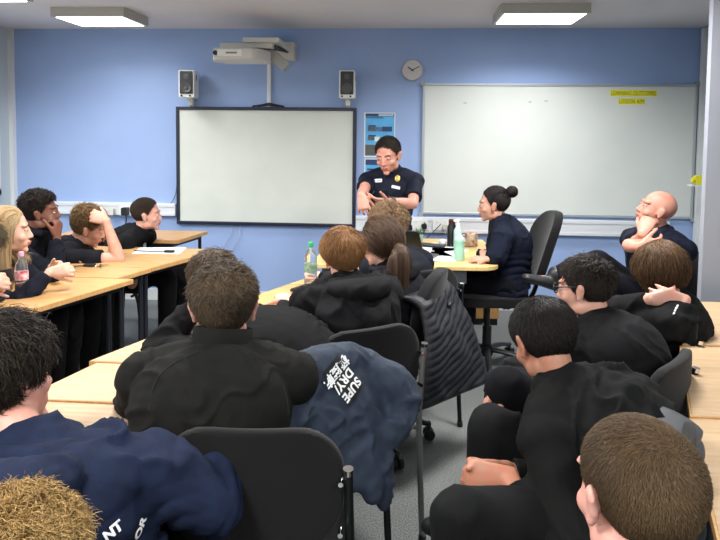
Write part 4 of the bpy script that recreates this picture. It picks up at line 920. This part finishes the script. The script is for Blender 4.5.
PW['R3'] = person('person wearing glasses with dark hair, plain black sweatshirt, third from the front', G_R, head=atY(584, 287, 2.32), yaw=D(-38), hl=(0, .15, 1.02), hr=(-22, -10, 4), sk=(200, 156, 138), s=1.02, w=1.0, hs=.95, bulge=.08, face=True, vox=.0055,
    hair=dict(col=(26, 22, 20), col2=(60, 50, 42), length=.036, lift=.3, curl=.5, n=6000, thick=.010, sidethin=.4, width=.0013, nape=-.08, side=0),
    top=dict(color=(27, 27, 30), kind='sweater', inf=.020), pants=(24, 25, 30),
    arms={-1: dict(wrist=atY(518, 392, 2.02), dir=(-1, .1, -.1), curl=.8), 1: dict(wrist=atY(522, 384, 2.15), dir=(-1, -.1, -.1), curl=.8)},
    legs={-1: dict(knee=atY(506, 388, 2.02)), 1: dict(knee=atY(520, 374, 2.32))})
PW['R4'] = person('person with brown bowl cut hair, both hands behind neck, black sweater', G_R, head=atY(660, 272, 2.66), yaw=D(-74), hl=(.0, -.05, 1.0), hr=(59, -26, 0), sk=(206, 162, 146), s=.92, w=.9, vox=.0050,
    hair=dict(col=(58, 41, 27), col2=(112, 83, 56), style='crown', length=.075, lift=.08, grav=.9, n=7000, thick=.016, sidethin=.85, width=.0014, seg=7, nape=-.065, side=-.03, whorl=(0, -.04, .105)),
    top=dict(color=(22, 22, 26), kind='sweater', inf=.02),
    arms={-1: dict(elbow=atY(616, 312, 2.62), wrist=atY(650, 299, 2.52), dir=(1, .0, .12), palm=(0, 1, .1), curl=.25, thumb=-1), 1: dict(elbow=atY(680, 330, 2.50), wrist=atY(684, 300, 2.52), dir=(-1, .05, .15), palm=(0, 1, .1), curl=.25, thumb=1)})
PW['R5'] = person('bald person in navy uniform shirt, arms folded, hand at throat, at the right of whiteboard', 'uniformed staff', head=atY(656, 209, 3.78), yaw=D(-112), hl=(0, .02, 1.17), hr=(24, 14, -4), sk=(200, 146, 128), s=1.06, w=1.12, hs=.98, face=True, vox=.005, brow=(150, 110, 84), bulge=-.02,
    top=dict(color=UNI, kind='shirt', sleeve=.5, rough=.7), pants=(22, 24, 36),
    arms={-1: dict(elbow=atY(612, 244, 3.48), wrist=atY(640, 247, 3.44), dir=(1, .1, .1), palm=(0, .9, .3), curl=.4, thumb=1), 1: dict(elbow=atY(643, 246, 3.46), wrist=atY(643, 233, 3.56), dir=(.45, .35, .75), palm=(.5, .8, -.2), curl=.8, thumb=1)},
    legs={1: dict(knee=atY(598, 262, 3.62), ankle=atY(556, 276, 3.62), toe=(-.9, -.2, .3)), -1: dict(knee=atY(604, 280, 3.55))})
# --- adults at the front
PW['W'] = person('person with dark hair in a bun and navy sweater, leaning on teacher desk', 'uniformed staff', head=atY(493, 204, 4.10), yaw=D(-88), hl=(0, .10, 1.03), hr=(6, -8, 0), sk=(188, 146, 126), fem=True, s=1.0, hs=.93, w=.98, face=True, vox=.005, hiph=.56, brow=(26, 18, 16),
    hair=dict(col=(20, 16, 18), col2=(48, 38, 38), style='tie', tie=(0, -.112, .062), length=.22, lift=.06, grav=0, n=4200, thick=.008, sidethin=1, width=.0014, seg=7, front=.078, side=.0, nape=-.07),
    top=dict(color=(25, 34, 58), kind='sweater', inf=.022, fold=.010), pants=(18, 20, 30),
    arms={-1: dict(elbow=atY(497, 256, 3.86), wrist=atY(487, 259, 3.84), dir=(-1, .3, -.05), palm=(0, .3, -1), curl=.4, thumb=1), 1: dict(wrist=atY(483, 252, 4.02), dir=(.1, -1, 0), palm=(0, 0, -1), curl=.3)},
    legs={-1: dict(knee=v3(.42, 4.05, .52), ankle=v3(.36, 4.0, .09)), 1: dict(knee=v3(.42, 4.28, .52), ankle=v3(.34, 4.25, .09))})
p = PW['W']; g = lambda a: p['H']+p['R']@A(a, float)
q = MB(); ell(q, g((0, -.128, .066)), (.036, .034, .038), p['R']); bun = addpart(p, 'hair_bun', q, p['hair'], angle=4)
r_ = np.random.default_rng(4); N = 700; a0 = r_.uniform(0, 6.28, N); b0 = r_.uniform(-1.2, 1.2, N); tt = np.linspace(0, 2.2, 9); Pn = np.stack([np.cos(a0[:, None]+tt)*np.cos(b0[:, None]+.5*np.sin(tt*2)), np.sin(b0[:, None]+.5*np.sin(tt*2)), np.sin(a0[:, None]+tt)*np.cos(b0[:, None]+.5*np.sin(tt*2))], -1)*.038
Pn = g((0, -.128, .066))+(Pn.reshape(-1, 3)@p['R'].T).reshape(Pn.shape); VV, F, rn = strands(Pn, 9, .0016, r_.uniform(0, 1, N)); obj('hair_strands', fast_mesh('s', VV, F, rn), p['hair'], bun, angle=4)
PW['I'] = person('standing person with short dark hair in navy uniform shirt, gesturing with both hands', 'uniformed staff', head=atY(388, 155, 4.30), yaw=D(186), hl=(0, .06, 1.40), hr=(14, -20, 3), seated=False, sk=(194, 146, 130), s=.97, w=.99, face=True, vox=.005, hs=1.02, hiph=.80, brow=(52, 38, 30), bulge=.02, eyes_open=False,
    hair=dict(col=(34, 28, 25), col2=(74, 62, 54), length=.018, lift=.5, grav=0, n=4600, thick=.009, sidethin=.45, width=.0013, style='forward', front=.082, temple=.055),
    top=dict(color=UNI, kind='shirt', sleeve=.5, rough=.7, fold=.007), pants=(20, 22, 34),
    arms={1: dict(elbow=atY(364, 190, 4.18), wrist=atY(361, 195, 3.96), dir=(.25, -.3, -1), palm=(.2, .9, -.4), curl=.35, thumb=1, spread=.22), -1: dict(elbow=atY(413, 204, 4.16), wrist=atY(389, 201, 3.98), dir=(-.95, -.1, .10), palm=(0, .2, 1), curl=.25, thumb=-1, spread=.18, ta=1.15)},
    legs={q: dict(knee=None, ankle=None) for q in ()} or None)
# ------------------------------------------------------------ chairs under everybody
def seat_for(P, src, lab, fw=.0, group=None, dz=0, rot=None):
    B = P['B']; O = P['O']+B@v3(0, fw, 0); yaw = -math.atan2(B[0, 1], B[1, 1]) if rot is None else rot
    return dup(src, (O[0], O[1], 0), yaw, lab, group)
def yawof(P): return -math.atan2(P['B'][0, 1], P['B'][1, 1])
CG = 'black upholstered stacking chairs'
c0 = stack_chair('wide backed black stacking chair in the foreground under the person in zip fleece', m_blackm, CG, .845)
P = PW['M5']; o = P['O']+P['B']@v3(.16, .06, 0); c0.location = (o[0], o[1], 0); c0.rotation_euler = (0, 0, yawof(P)-.03)
for v_ in ('seat', 'backrest'): pass
c1 = stack_chair('black stacking chair on grey steel tube legs behind the ginger haired boy', m_steel, CG, .84)
P = PW['M1']; o = P['O']+P['B']@v3(0, .02, 0)+v3(-.075, 0, 0); c1.location = (o[0], o[1], 0); c1.rotation_euler = (0, 0, yawof(P))
for k, lab, fw, rt in (('M6', 'black stacking chair under the person in navy blue hoodie', -.05, None), ('M3', 'black stacking chair under the person with curly light brown hair at the middle tables', .04, None),
        ('M7', 'black stacking chair under the curly blond person in the corner', .04, None), ('R1', 'black stacking chair under the person with cropped light brown hair', .04, None),
        ('R4', 'black stacking chair under the person with hands behind neck', .075, None), ('R5', 'black stacking chair under the bald person near the whiteboard', .04, None),
        ('P1', 'black stacking chair under the blonde haired person at the left tables', .04, None), ('P0', 'black stacking chair under the person cut off by the left edge', .04, None), ('P2', 'black stacking chair under the person with high curly hair', .04, None), ('P3', 'black stacking chair under the person leaning on a bare arm', .04, None), ('P4', 'black stacking chair under the farthest person of the left row', .04, None)):
    seat_for(PW[k], c0, lab, fw, CG)
dup(c0, (-.36, 1.95, 0), D(44), 'black stacking chair with a denim blue jacket slung over its back', CG)
dup(c0, (.41, 1.53, 0), D(60), 'black stacking chair with a grey padded jacket, on the right beside the table', CG)
dup(c0, (.64, 2.10, 0), D(52), 'black stacking chair whose bare rounded back stands beside the right hand tables', CG)
# office chairs
oc = office_chair('black office chair with round backrest under the person at teacher desk', arms=False, rot=.5, recl=.30, h=.505)
P = PW['W']; o = P['O']+P['B']@v3(0, .12, 0); oc.location = (o[0], o[1], 0); oc.rotation_euler = (0, 0, yawof(P)+.1)
oc2 = office_chair('black office chair on castors with armrest, a dark quilted coat hung over its back', arms=True, rot=.1, recl=.12, bh=.36)
oc2.location = (-.15, 3.03, 0); oc2.rotation_euler = (0, 0, D(75))

# ------------------------------------------------------------ garments on chairs
fm = (lambda P_: (lambda p: P_['O']+P_['B']@A(p, float)))(PW['M2'])
def slab(name, lab, corners, th, m, rows=12, amp=.012, seed=1, sag=.02, nu=46, nv=110, diag=0.0, cat='coat', lump=.014, rough=.003):
    """quilted garment hanging as a thick sheet; corners: top-near, top-far, bottom-near, bottom-far"""
    a, b, c, d = [A(x, float) for x in corners]; U, V = np.meshgrid(np.linspace(0, 1, nu), np.linspace(0, 1, nv)); U = U[..., None]; V = V[..., None]
    Pm = (a*(1-U)+b*U)*(1-V)+(c*(1-U)+d*U)*V; n = nrm(np.cross(b-a, c-a)); 
    if n@v3(.3, -1, .3) < 0: n = -n
    t = V*rows+diag*U*rows/4; q = np.abs(np.sin(PI*t))**.55*amp; edge = np.clip(np.minimum(np.minimum(U, 1-U)*nu/5, np.minimum(V*1.0+.02, 1-V)*nv/6), 0, 1)**.5
    ww = wav(Pm.reshape(-1, 3), 16, seed, 1.5).reshape(nv, nu, 1)*lump+wav(Pm.reshape(-1, 3), 55, seed+1, 2).reshape(nv, nu, 1)*rough
    top = Pm+n*((th/2+q+ww)*edge+.004)+n*(np.sin(PI*V)*sag); bot = Pm-n*(th/2)*edge+n*(ww*.6+np.sin(PI*V)*sag)
    # shoulder roll over the chair back
    top = top+n*(-.05*np.clip(1-V/.10, 0, 1)**2); bot = bot-n*(.10*np.clip(1-V/.12, 0, 1)**1.5)
    v = np.concatenate([top.reshape(-1, 3), bot.reshape(-1, 3)]); N = nu*nv; f = []
    for j in range(nv-1):
        for i in range(nu-1):
            k = j*nu+i; f.append((k, k+1, k+nu+1, k+nu)); f.append((N+k, N+k+nu, N+k+nu+1, N+k+1))
    rim = [j for j in range(nu)]+[j*nu+nu-1 for j in range(1, nv)]+[(nv-1)*nu+i for i in range(nu-2, -1, -1)]+[j*nu for j in range(nv-2, 0, -1)]
    for x, y in zip(rim, rim[1:]+rim[:1]): f.append((y, x, N+x, N+y))
    mb = MB().add(v, f); me = mb.mesh(name); bm = bmesh.new(); bm.from_mesh(me); bmesh.ops.recalc_face_normals(bm, faces=bm.faces); bm.to_mesh(me); bm.free()
    o = obj(name, me, m, angle=4); return tag(o, lab, cat)
m_puf = mat('charcoal quilted nylon', (26, 27, 32), .55, rgb2=(33, 34, 40), scale=50, bump=.25, bscale=240, spec=.35)
slab('quilted_coat', 'charcoal quilted coat hung over the back of the office chair, hem sweeping outward', [(.07, 2.74, .80), (.20, 3.14, .82), (.07, 2.62, .34), (.41, 3.04, .31)], .05, m_puf, rows=14, amp=.010, seed=5, diag=1.2, sag=.03, lump=.007)
#
m_gj = mat('grey padded nylon', (52, 55, 60), .55, rgb2=(60, 63, 69), scale=40, bump=.2, bscale=200)
def chair_frame(P, fw=0, dyaw=0):
    B = P['B']; O = P['O']+B@v3(0, fw, 0); return lambda p: O+B@A(p, float)
BR = rotm(D(-60)); f_ = lambda p: v3(.41, 1.53, 0)+BR@A(p, float)
slab('padded_jacket', 'grey padded jacket draped over the chair back behind the cropped head', [f_((-.21, -.22, .85)), f_((.17, -.22, .85)), f_((-.22, -.25, .50)), f_((.18, -.25, .50))], .035, m_gj, rows=7, amp=.014, seed=9, sag=.01)
# denim blue jacket over the chair of the slumped boy
BJ = rotm(D(-44)); f_ = lambda p: v3(-.36, 1.95, 0)+BJ@v3(p[0]*.78-.01, p[1]+.01, p[2]-.03-(.10*max(0, p[0]))); mj = mat('denim blue jacket cloth', (27, 38, 54), .85, rgb2=(36, 48, 66), scale=30, bump=.3, bscale=300)
q = MB(); sdx = nrm(f_((1, 0, 0))-f_((0, 0, 0))); fwd = f_((0, 1, 0))-f_((0, 0, 0))
tube(q, [f_((-.24, -.22, .83)), f_((-.10, -.225, .875)), (f_((.10, -.225, .875))), f_((.25, -.22, .82))], [(.045, .055), (.06, .06), (.06, .06), (.05, .05)], ns=16, n=6)
tube(q, [f_((-.02, -.24, .87)), f_((-.02, -.29, .76)), f_((-.01, -.32, .62)), f_((.0, -.33, .56))], [(.20, .05), (.21, .04), (.18, .035), (.12, .025)], side=sdx, ns=22, n=6)
tube(q, [f_((-.02, -.20, .87)), f_((-.02, -.14, .78)), f_((-.02, -.13, .66))], [(.22, .03), (.22, .03), (.18, .02)], side=sdx, ns=22, n=5)
tube(q, [f_((-.22, -.25, .84)), f_((-.26, -.29, .70)), f_((-.24, -.31, .54)), f_((-.17, -.33, .36))], [(.06, .055), (.06, .05), (.055, .045), (.045, .035)], side=sdx, ns=16, n=6)
tube(q, [f_((.18, -.24, .86)), f_((.27, -.31, .80)), f_((.26, -.33, .72)), f_((.20, -.33, .68))], [(.06, .05), (.055, .05), (.045, .04), (.04, .035)], side=sdx, ns=16, n=6)
tube(q, [f_((.06, -.33, .66)), f_((.10, -.36, .57)), f_((.13, -.36, .50))], [(.10, .03), (.07, .025), (.02, .015)], side=sdx, ns=16, n=6)
me = remesh(q, .008, 2); folds(me, .009, 77, 26); folds(me, .004, 78, 60)
jk = tag(obj('jacket', me, mj, angle=4), 'denim blue jacket with a black and white printed patch, slung over a chair back', 'jacket')
# printed patch with its lettering (it hangs upside down)
def hit(me, px, py):
    bvh = BVHTree.FromPolygons([tuple(x) for x in getv(me)], [tuple(f.vertices) for f in me.polygons]); d_ = nrm(ray(px, py)); h = bvh.ray_cast(Vector(EYE), Vector(d_)); return (None, None) if h[0] is None else (A(h[0]), A(h[1]))
def img_axes(c, ang):
    """unit vectors in the plane facing the viewer side of a surface; ang degrees from image right"""
    a = D(ang); r = _R*math.cos(a)+_U*math.sin(a); return r
m_prn = mat('white print', (226, 228, 230), .6); m_pbk = mat('black print', (12, 12, 14), .7)
def drape_plate(name, me, px, py, wx, hy, ang, m, parent, off=.002, n=10):
    c, nn = hit(me, px, py)
    if c is None: return None
    vd = nrm(ray(px, py)); nn = nrm(nn-vd*.6); r = nrm(img_axes(c, ang)-nn*(img_axes(c, ang)@nn)); u = np.cross(nn, r)
    bvh = BVHTree.FromPolygons([tuple(x) for x in getv(me)], [tuple(f.vertices) for f in me.polygons]); V = []
    for j in range(n+1):
        for i in range(n+1):
            p0 = c+r*wx*(i/n-.5)+u*hy*(j/n-.5); h = bvh.ray_cast(Vector(p0+nn*.15), Vector(-nn), .4); V.append(A(h[0])+nn*off if h[0] is not None else p0)
    mb = MB().add(V, [(j*(n+1)+i, j*(n+1)+i+1, (j+1)*(n+1)+i+1, (j+1)*(n+1)+i) for j in range(n) for i in range(n)])
    return obj(name, mb, m, parent, angle=4), c, r, u, nn
w_ = 1/ (FPX/np.linalg.norm(hit(jk.data, 343, 382)[0]-EYE)) if hit(jk.data, 343, 382)[0] is not None else .0031
pl = drape_plate('printed_patch', jk.data, 342.5, 380.5, 24*w_, 40*w_, 226, m_pbk, jk, off=.006)
if pl:
    _, c, r, u, nn = pl
    for i, s_ in enumerate(('SUPE', 'DRY/', '極度乾')): place_text('lettering', s_, 12.0*w_, c-u*(i-1)*11.8*w_, r, u, m_prn, jk, target=jk.data, bold=.0012)
# lettering on the blue hoodie
P = PW['M6']; par = P['o']
for s_, px, py, ang in (('NT', 112, 531, 32), ('OR', 138, 528, 36)):
    c, nn = hit(P['topme'], px, py)
    if c is not None:
        k = np.linalg.norm(c-EYE)/FPX; nn = nrm(nn-nrm(ray(px, py))*.6); r = img_axes(c, ang); r = nrm(r-nn*(r@nn)); u = np.cross(nn, r)
        t_ = place_text('lettering', s_, 11.5*k, c, r, u, m_prn, P['top'], target=P['topme'], bold=.0012)
# badges and name tags
m_gold = mat('gold badge metal', (170, 140, 70), .35, metal=.6)
def plate(P, px, py, wpx, hpx, ang, m, name, oval=False):
    c, nn = hit(P['topme'], px, py)
    if c is None: return
    k = np.linalg.norm(c-EYE)/FPX; nn = nrm(nn-nrm(ray(px, py))*.4); r = img_axes(c, ang); r = nrm(r-nn*(r@nn)); u = np.cross(nn, r); mb = MB()
    Rm = np.stack([r, u, nn], 1)
    if oval: ell(mb, c+nn*.004, (wpx*k/2, hpx*k/2, .004), Rm)
    else: rbox(mb, (-wpx*k/2, -hpx*k/2, 0), (wpx*k/2, hpx*k/2, .006 if wpx > 5 else .0075), .003, axis=2, R=Rm, o=c)
    return obj(name, mb, m, P['top'], angle=.8), c+nn*.0065, r, u, k
I = PW['I']
x = plate(I, 377.3, 180.8, 10, 3.6, -2, m_prn, 'name_tag')
plate(I, 374.2, 180.9, 1.6, 1.5, -2, m_pn, 'tag_mark'); plate(I, 379, 181, 4.6, .9, -2, mat('grey tag print', (150, 152, 156), .6), 'tag_print')
plate(I, 397.5, 178.5, 5.5, 7.5, -8, m_gold, 'gold_badge', True); plate(I, 397.5, 178.5, 2.6, 4, -8, m_navy_frame, 'badge_centre', True)
plate(I, 395.8, 187.4, 8.6, 3, -12, mat('silver name bar', (190, 194, 200), .4, metal=.3), 'name_bar'); plate(I, 373, 192, 5, 1.6, -4, m_pg, 'pocket_print')
Q = PW['R5']; plate(Q, 629.5, 227.5, 8.5, 3, -6, m_prn, 'name_tag'); plate(Q, 655.5, 226.5, 7.5, 3.6, 25, mat('cream badge', (214, 204, 176), .5), 'cloth_badge')
Q = PW['P4']; plate(Q, 144, 246, 4, 6, 0, mat('pale chest print', (120, 134, 144), .6), 'chest_print')
Q = PW['R4']
for k in range(4): plate(Q, 677.2-1.2*k, 306.5+k*2.5, 2.2, 1.3, 50, m_prn, 'stitched_mark')
# raglan seams of the fleece
Q = PW['M5']; m_seam = mat('fleece seam', (20, 20, 19), .9)
for path in (((198, 352), (176, 362), (160, 375), (152, 392), (149, 410)), ((250, 352), (266, 362), (279, 378), (286, 396), (288, 414))):
    ps = []
    for px, py in path:
        c, nn = hit(Q['topme'], px, py)
        if c is not None: ps.append(c+nn*.0005)
    if len(ps) > 2: q = MB(); tube(q, ps, .0016, ns=6, n=6); obj('seam', q, m_seam, Q['top'])
# wristwatch band, glasses, earbud
J = I['J'][-1]; ax = nrm(J[2]-J[1]); q = MB(); cyl(q, J[2]-ax*.035, J[2]-ax*.012, .030, ns=20); addpart(I, 'wrist_band', q, m_black)
G = PW['R3']; g = lambda a: G['H']+G['R']@(A(a, float)*G['hs']); q = MB()
for s_ in (-1, 1):
    pts = [g((s_*.034+.024*math.cos(a), .098, .004+.019*math.sin(a))) for a in np.linspace(0, 2*PI, 18, endpoint=False)]; tube(q, pts, .0024, ns=6, n=1, closed=True, smooth=False)
    tube(q, [g((s_*.058, .096, .01)), g((s_*.078, .06, .012)), g((s_*.083, .0, .008)), g((s_*.080, -.02, -.008))], .0024, ns=6, n=4)
tube(q, [g((-.010, .099, .008)), g((0, .103, .011)), g((.010, .099, .008))], .0022, ns=6, n=3); addpart(G, 'glasses', q, m_black)

# ------------------------------------------------------------ small things
m_clear = mat('clear plastic', (235, 242, 245), .08, trans=.92, spec=.5); m_green = mat('green cap', (30, 140, 92), .4)
m_clear.node_tree.nodes['Principled BSDF'].inputs['IOR'].default_value = 1.2
def bottle(name, lab, px, py, Z, h, r, cap, liquid=None, label=None, cat='bottle'):
    p = atZ(px, py, Z); t = thing(name, lab, cat, (p[0], p[1], Z)); k = h/.23
    prof = [(r*.82, .0), (r, .006*k), (r*.98, .02*k), (r, .045*k), (r*.93, .06*k), (r, .075*k), (r, .125*k), (r*.92, .14*k), (r*.97, .155*k), (r*.62, .185*k), (r*.36, .200*k), (r*.36, .212*k)]
    q = MB(); lathe(q, prof, ns=28); obj('bottle_body', q, m_clear, t)
    q = MB(); lathe(q, [(r*.42, .206*k), (r*.42, .228*k), (r*.38, .23*k)], ns=20); obj('bottle_cap', q, cap, t)
    if liquid: q = MB(); lathe(q, [(r*.76, .005*k), (r*.92, .02*k), (r*.92, .055*k)], ns=24); obj('drink', q, liquid, t)
    if label: q = MB(); lathe(q, [(r*1.01, .08*k), (r*1.015, .082*k), (r*1.015, .122*k), (r*1.01, .124*k)], ns=28); obj('bottle_label', q, label, t)
    return t
m_lblg = mat('green white label', (206, 222, 206), .4, rgb2=(110, 170, 126), scale=60, trans=.55); m_lblr = mat('pink white label', (232, 216, 214), .5, rgb2=(206, 60, 76), scale=50)
bottle('water_bottle', 'clear water bottle with green cap standing on the middle table', 310.5, 288, .73, .235, .033, m_green, None, m_lblg)
bottle('drink_bottle', 'clear bottle with pink cap and red drink left, on the nearest left table', 22, 294, .73, .205, .030, mat('pink cap', (196, 150, 172), .4), mat('dark red drink', (120, 24, 40), .2), m_lblr)
# mint bottle, pump bottle, flask, tin, potted plant, laptop, papers on the desk
p = atZ(459, 260.5, .73); t = thing('drinking_bottle', 'mint green drinking bottle standing at the front of teacher desk', 'bottle', (p[0], p[1], .73)); m_mint = mat('mint plastic', (150, 196, 178), .35)
q = MB(); lathe(q, [(.030, 0), (.033, .005), (.033, .08), (.029, .095), (.033, .108), (.033, .127)], ns=28); obj('bottle_body', q, m_mint, t)
q = MB(); lathe(q, [(.031, .127), (.031, .140), (.022, .150), (.012, .155), (.011, .163), (.004, .166)], ns=24); obj('lid', q, mat('pale mint lid', (178, 214, 200), .4), t)
p = atZ(457.5, 249, .73); t = thing('pump_bottle', 'pale bottle with white nozzle standing behind the mint bottle', 'bottle', (p[0], p[1], .73))
q = MB(); lathe(q, [(.026, 0), (.028, .004), (.028, .13), (.016, .150), (.012, .156)], ns=24); obj('bottle_body', q, mat('pale aqua plastic', (176, 206, 202), .3), t)
q = MB(); lathe(q, [(.013, .155), (.014, .175), (.008, .178), (.006, .198)], ns=16); box(q, (-.03, -.006, .19), (.01, .006, .202)); obj('nozzle', q, m_sp, t)
p = atZ(451.5, 247, .73); t = thing('flask', 'black flask on the desk left of the pale nozzle bottle', 'flask', (p[0], p[1], .73)); q = MB(); lathe(q, [(.03, 0), (.032, .005), (.032, .14), (.022, .162), (.022, .168)]); obj('flask_body', q, m_black, t); q = MB(); lathe(q, [(.023, .168), (.023, .19), (.015, .196)]); obj('lid', q, mat('dark red lid', (66, 22, 26), .4), t)
p = atZ(471.5, 246, .73); t = thing('mug', 'cream mug with red pattern beside the person at teacher desk', 'mug', (p[0], p[1], .73)); m_mug = mat('cream glazed mug', (222, 206, 186), .3, rgb2=(190, 110, 84), scale=38, contrast=(.52, .6))
q = MB(); lathe(q, [(.034, 0), (.042, .006), (.044, .09), (.041, .092), (.038, .02), (.002, .015)], ns=28); obj('mug_body', q, m_mug, t)
q = MB(); tube(q, [(-.042, 0, .075), (-.066, 0, .07), (-.068, 0, .03), (-.042, 0, .02)], .006, ns=8, n=5); obj('handle', q, m_mug, t)
p = atZ(418.5, 245, .73); t = thing('potted_plant', 'small green plant in a pale green cup below the round black plug', 'plant', (p[0], p[1], .73))
q = MB(); lathe(q, [(.026, 0), (.034, .075), (.031, .075), (.028, .06)], ns=24); obj('plant_pot', q, mat('pale green cup', (160, 190, 160), .4), t)
q = MB(); r_ = random.Random(2)
for k in range(16):
    a = r_.uniform(0, 6.28); l = r_.uniform(.03, .06); e = v3(math.cos(a)*l*.5, math.sin(a)*l*.5, .07+l); tube(q, [(0, 0, .06), e*.6+v3(0, 0, .03), e], [(.003, .002), (.009, .002), (.001, .001)], ns=6, n=3)
obj('leaves', q, mat('leaf green', (70, 124, 60), .5), t)
# laptop, its lid seen from the side
a_ = atZ(414, 262, .73); b_ = atZ(428, 252.5, .73)
t = thing('laptop', 'open dark laptop on teacher desk, lid tilted, behind the curly haired boy', 'laptop', (a_[0]-.05, a_[1]+.14, .73), D(158)); m_lap = mat('dark laptop shell', (58, 58, 54), .35, metal=.3)
q = MB(); rbox(q, (-.18, -.125, .002), (.18, .125, .018), .012, axis=2); obj('base', q, m_lap, t, smooth=False); q = MB(); rbox(q, (-.15, -.03, .018), (.15, .09, .0195), .004, axis=2); obj('keyboard', q, m_black, t, smooth=False)
q = MB(); Rx = np.array(Matrix.Rotation(D(-32), 3, 'X')); rbox(q, (-.18, 0, 0), (.18, .008, .235), .012, R=Rx, o=(0, .125, .016)); li = obj('lid', q, m_lap, t, smooth=False); q = MB(); rbox(q, (-.168, -.001, .012), (.168, 0, .222), .004, R=Rx, o=(0, .125, .016)); obj('screen', q, mat('dark laptop screen', (30, 34, 40), .2), li, smooth=False)
m_pap = mat('white paper', (226, 230, 234), .7)
for k, (px, py, ry, lab) in enumerate(((436, 256, .2, 'white paper sheets nearest the laptop on teacher desk'), (447, 252, -.25, 'pale papers on teacher desk behind the mint bottle'), (437, 247.5, .5, 'pile of papers near back edge of teacher desk'))):
    p = atZ(px, py, .735); t = thing('paper_pile', lab, 'paper', (p[0], p[1], .7305), ry)
    for j in range(3):
        q = MB(); box(q, (-.105, -.148, j*.0022), (.105, .148, j*.0022+.002), R=np.array(Matrix.Rotation(.14*(j-1), 3, 'Z'))); obj('sheet', q, m_pap, t, smooth=False)
p = atZ(443, 243.8, .735); q = MB(); ell(q, (0, 0, .02), (.03, .05, .02)); o = obj('computer_mouse', q, m_pap, angle=4); o.location = (p[0], p[1], .731); tag(o, 'white rounded mouse among papers on teacher desk', 'mouse')
q = MB(); rbox(q, (-.05, -.11, 0), (.05, .11, .012), .01, axis=2); p = atZ(436, 245.2, .735); o = obj('black_case', q, m_black); o.location = (p[0]-.05, p[1]-.05, .738); o.rotation_euler = (0, 0, 1.2); tag(o, 'flat black case lying on papers at the back of teacher desk', 'case')
# left tables: keys, papers with lanyard
def keys(px, py, lab, seed):
    p = atZ(px, py, .73); t = thing('key_bunch', lab, 'keys', (p[0], p[1], .731)); r_ = random.Random(seed)
    q = MB(); tube(q, [(.02*math.cos(a), .02*math.sin(a), .003) for a in np.linspace(0, 2*PI, 14, endpoint=False)], .0018, ns=6, n=1, closed=True, smooth=False); obj('ring', q, m_chrome, t)
    for k in range(3):
        a = r_.uniform(-1, 1); q = MB(); Rz = np.array(Matrix.Rotation(a, 3, 'Z')); rbox(q, (.018, -.010, .001+.003*k), (.038, .010, .004+.003*k), .006, axis=2, R=Rz); box(q, (.036, -.004, .001+.003*k), (.066, .004, .0035+.003*k), R=Rz); obj('key', q, m_chrome, t, smooth=False)
    q = MB(); rbox(q, (-.075, -.022, 0), (-.012, .022, .012), .009, axis=2); obj('fob', q, m_black, t, smooth=False)
    q = MB(); tube(q, [(-.07, 0, .005), (-.10, -.02, .005), (-.13, -.045, .005), (-.15, -.04, .005)], [(.008, .002)]*4, side=(0, 1, 0), ns=8, n=5); obj('strap', q, m_black, t)
keys(97, 266.5, 'bunch of silver keys with black fob lying in front of the bare elbow', 1)
p = atZ(160, 250.8, .73); t = thing('paper_pile', 'white sheets lying on the far left table beside the cropped haired boy', 'paper', (p[0], p[1], .7305), .1)
for j in range(2):
    q = MB(); box(q, (-.15, -.105, j*.0015), (.15, .105, j*.0015+.0013), R=np.array(Matrix.Rotation(.1*j, 3, 'Z'))); obj('sheet', q, m_pap, t, smooth=False)
p = atZ(163, 252, .735); t = thing('sunglasses', 'black glasses folded on white sheets at the far left table', 'glasses', (p[0], p[1], .735))
q = MB(); rbox(q, (.01, -.02, 0), (.075, .02, .012), .012, axis=2); obj('lens', q, m_black, t, smooth=False); q = MB(); tube(q, [(.01, 0, .006), (-.06, -.012, .006), (-.14, -.012, .006), (-.19, 0, .006)], .004, ns=6, n=4); obj('temple_arm', q, m_black, t)
# gloves on the middle table
p = atZ(321, 293, .73); m_gl = mat('black knitted gloves', (24, 24, 28), .85, bump=.3, bscale=200)
for k, (dx, dy, rz, lab) in enumerate(((-.03, -.02, 1.1, 'black glove nearest the ginger haired boy on the middle table'), (.03, .045, .8, 'second black glove lying behind the first on the middle table'))):
    q = MB(); Rz = np.array(Matrix.Rotation(rz, 3, 'Z')); ell(q, (0, 0, .018), (.045, .055, .018))
    for j in range(4): tube(q, [(-.033+.022*j, .03, .018), (-.04+.026*j, .075, .02), (-.044+.028*j, .105, .012)], [.013, .012, .010], ns=8, n=3)
    tube(q, [(.04, -.01, .016), (.07, .02, .016), (.075, .05, .012)], [.014, .012, .010], ns=8, n=3); tube(q, [(0, -.04, .018), (0, -.085, .018)], [(.035, .016), (.038, .017)], side=(1, 0, 0), ns=12, n=2)
    me = remesh(q, .005, 2); o = obj('glove', me, m_gl, angle=4); o.location = (p[0]+dx, p[1]+dy, .731); o.rotation_euler = (0, 0, rz); tag(o, lab, 'glove')
# phone in the hand at the left edge
P = PW['P0']; W_ = P['J'][1][2]; q = MB(); rbox(q, (-.02, -.005, -.028), (.085, .004, .028), .006); o = obj('phone', q, m_black, smooth=False); o.location = tuple(W_+v3(.02, .045, .01)); o.rotation_euler = (0, -.2, .2); tag(o, 'dark phone held by the person at left edge of photo', 'phone')
# ------------------------------------------------------------ world, exposure
w = bpy.data.worlds.new('world'); S.world = w; w.use_nodes = True
w.node_tree.nodes['Background'].inputs[0].default_value = (.55, .6, .7, 1); w.node_tree.nodes['Background'].inputs[1].default_value = .05
S.view_settings.view_transform = 'Standard'; S.view_settings.look = 'None'; S.view_settings.exposure = .08; S.view_settings.gamma = 1; S.view_settings.use_curve_mapping = False
S.cycles.max_bounces = 6; S.cycles.diffuse_bounces = 4
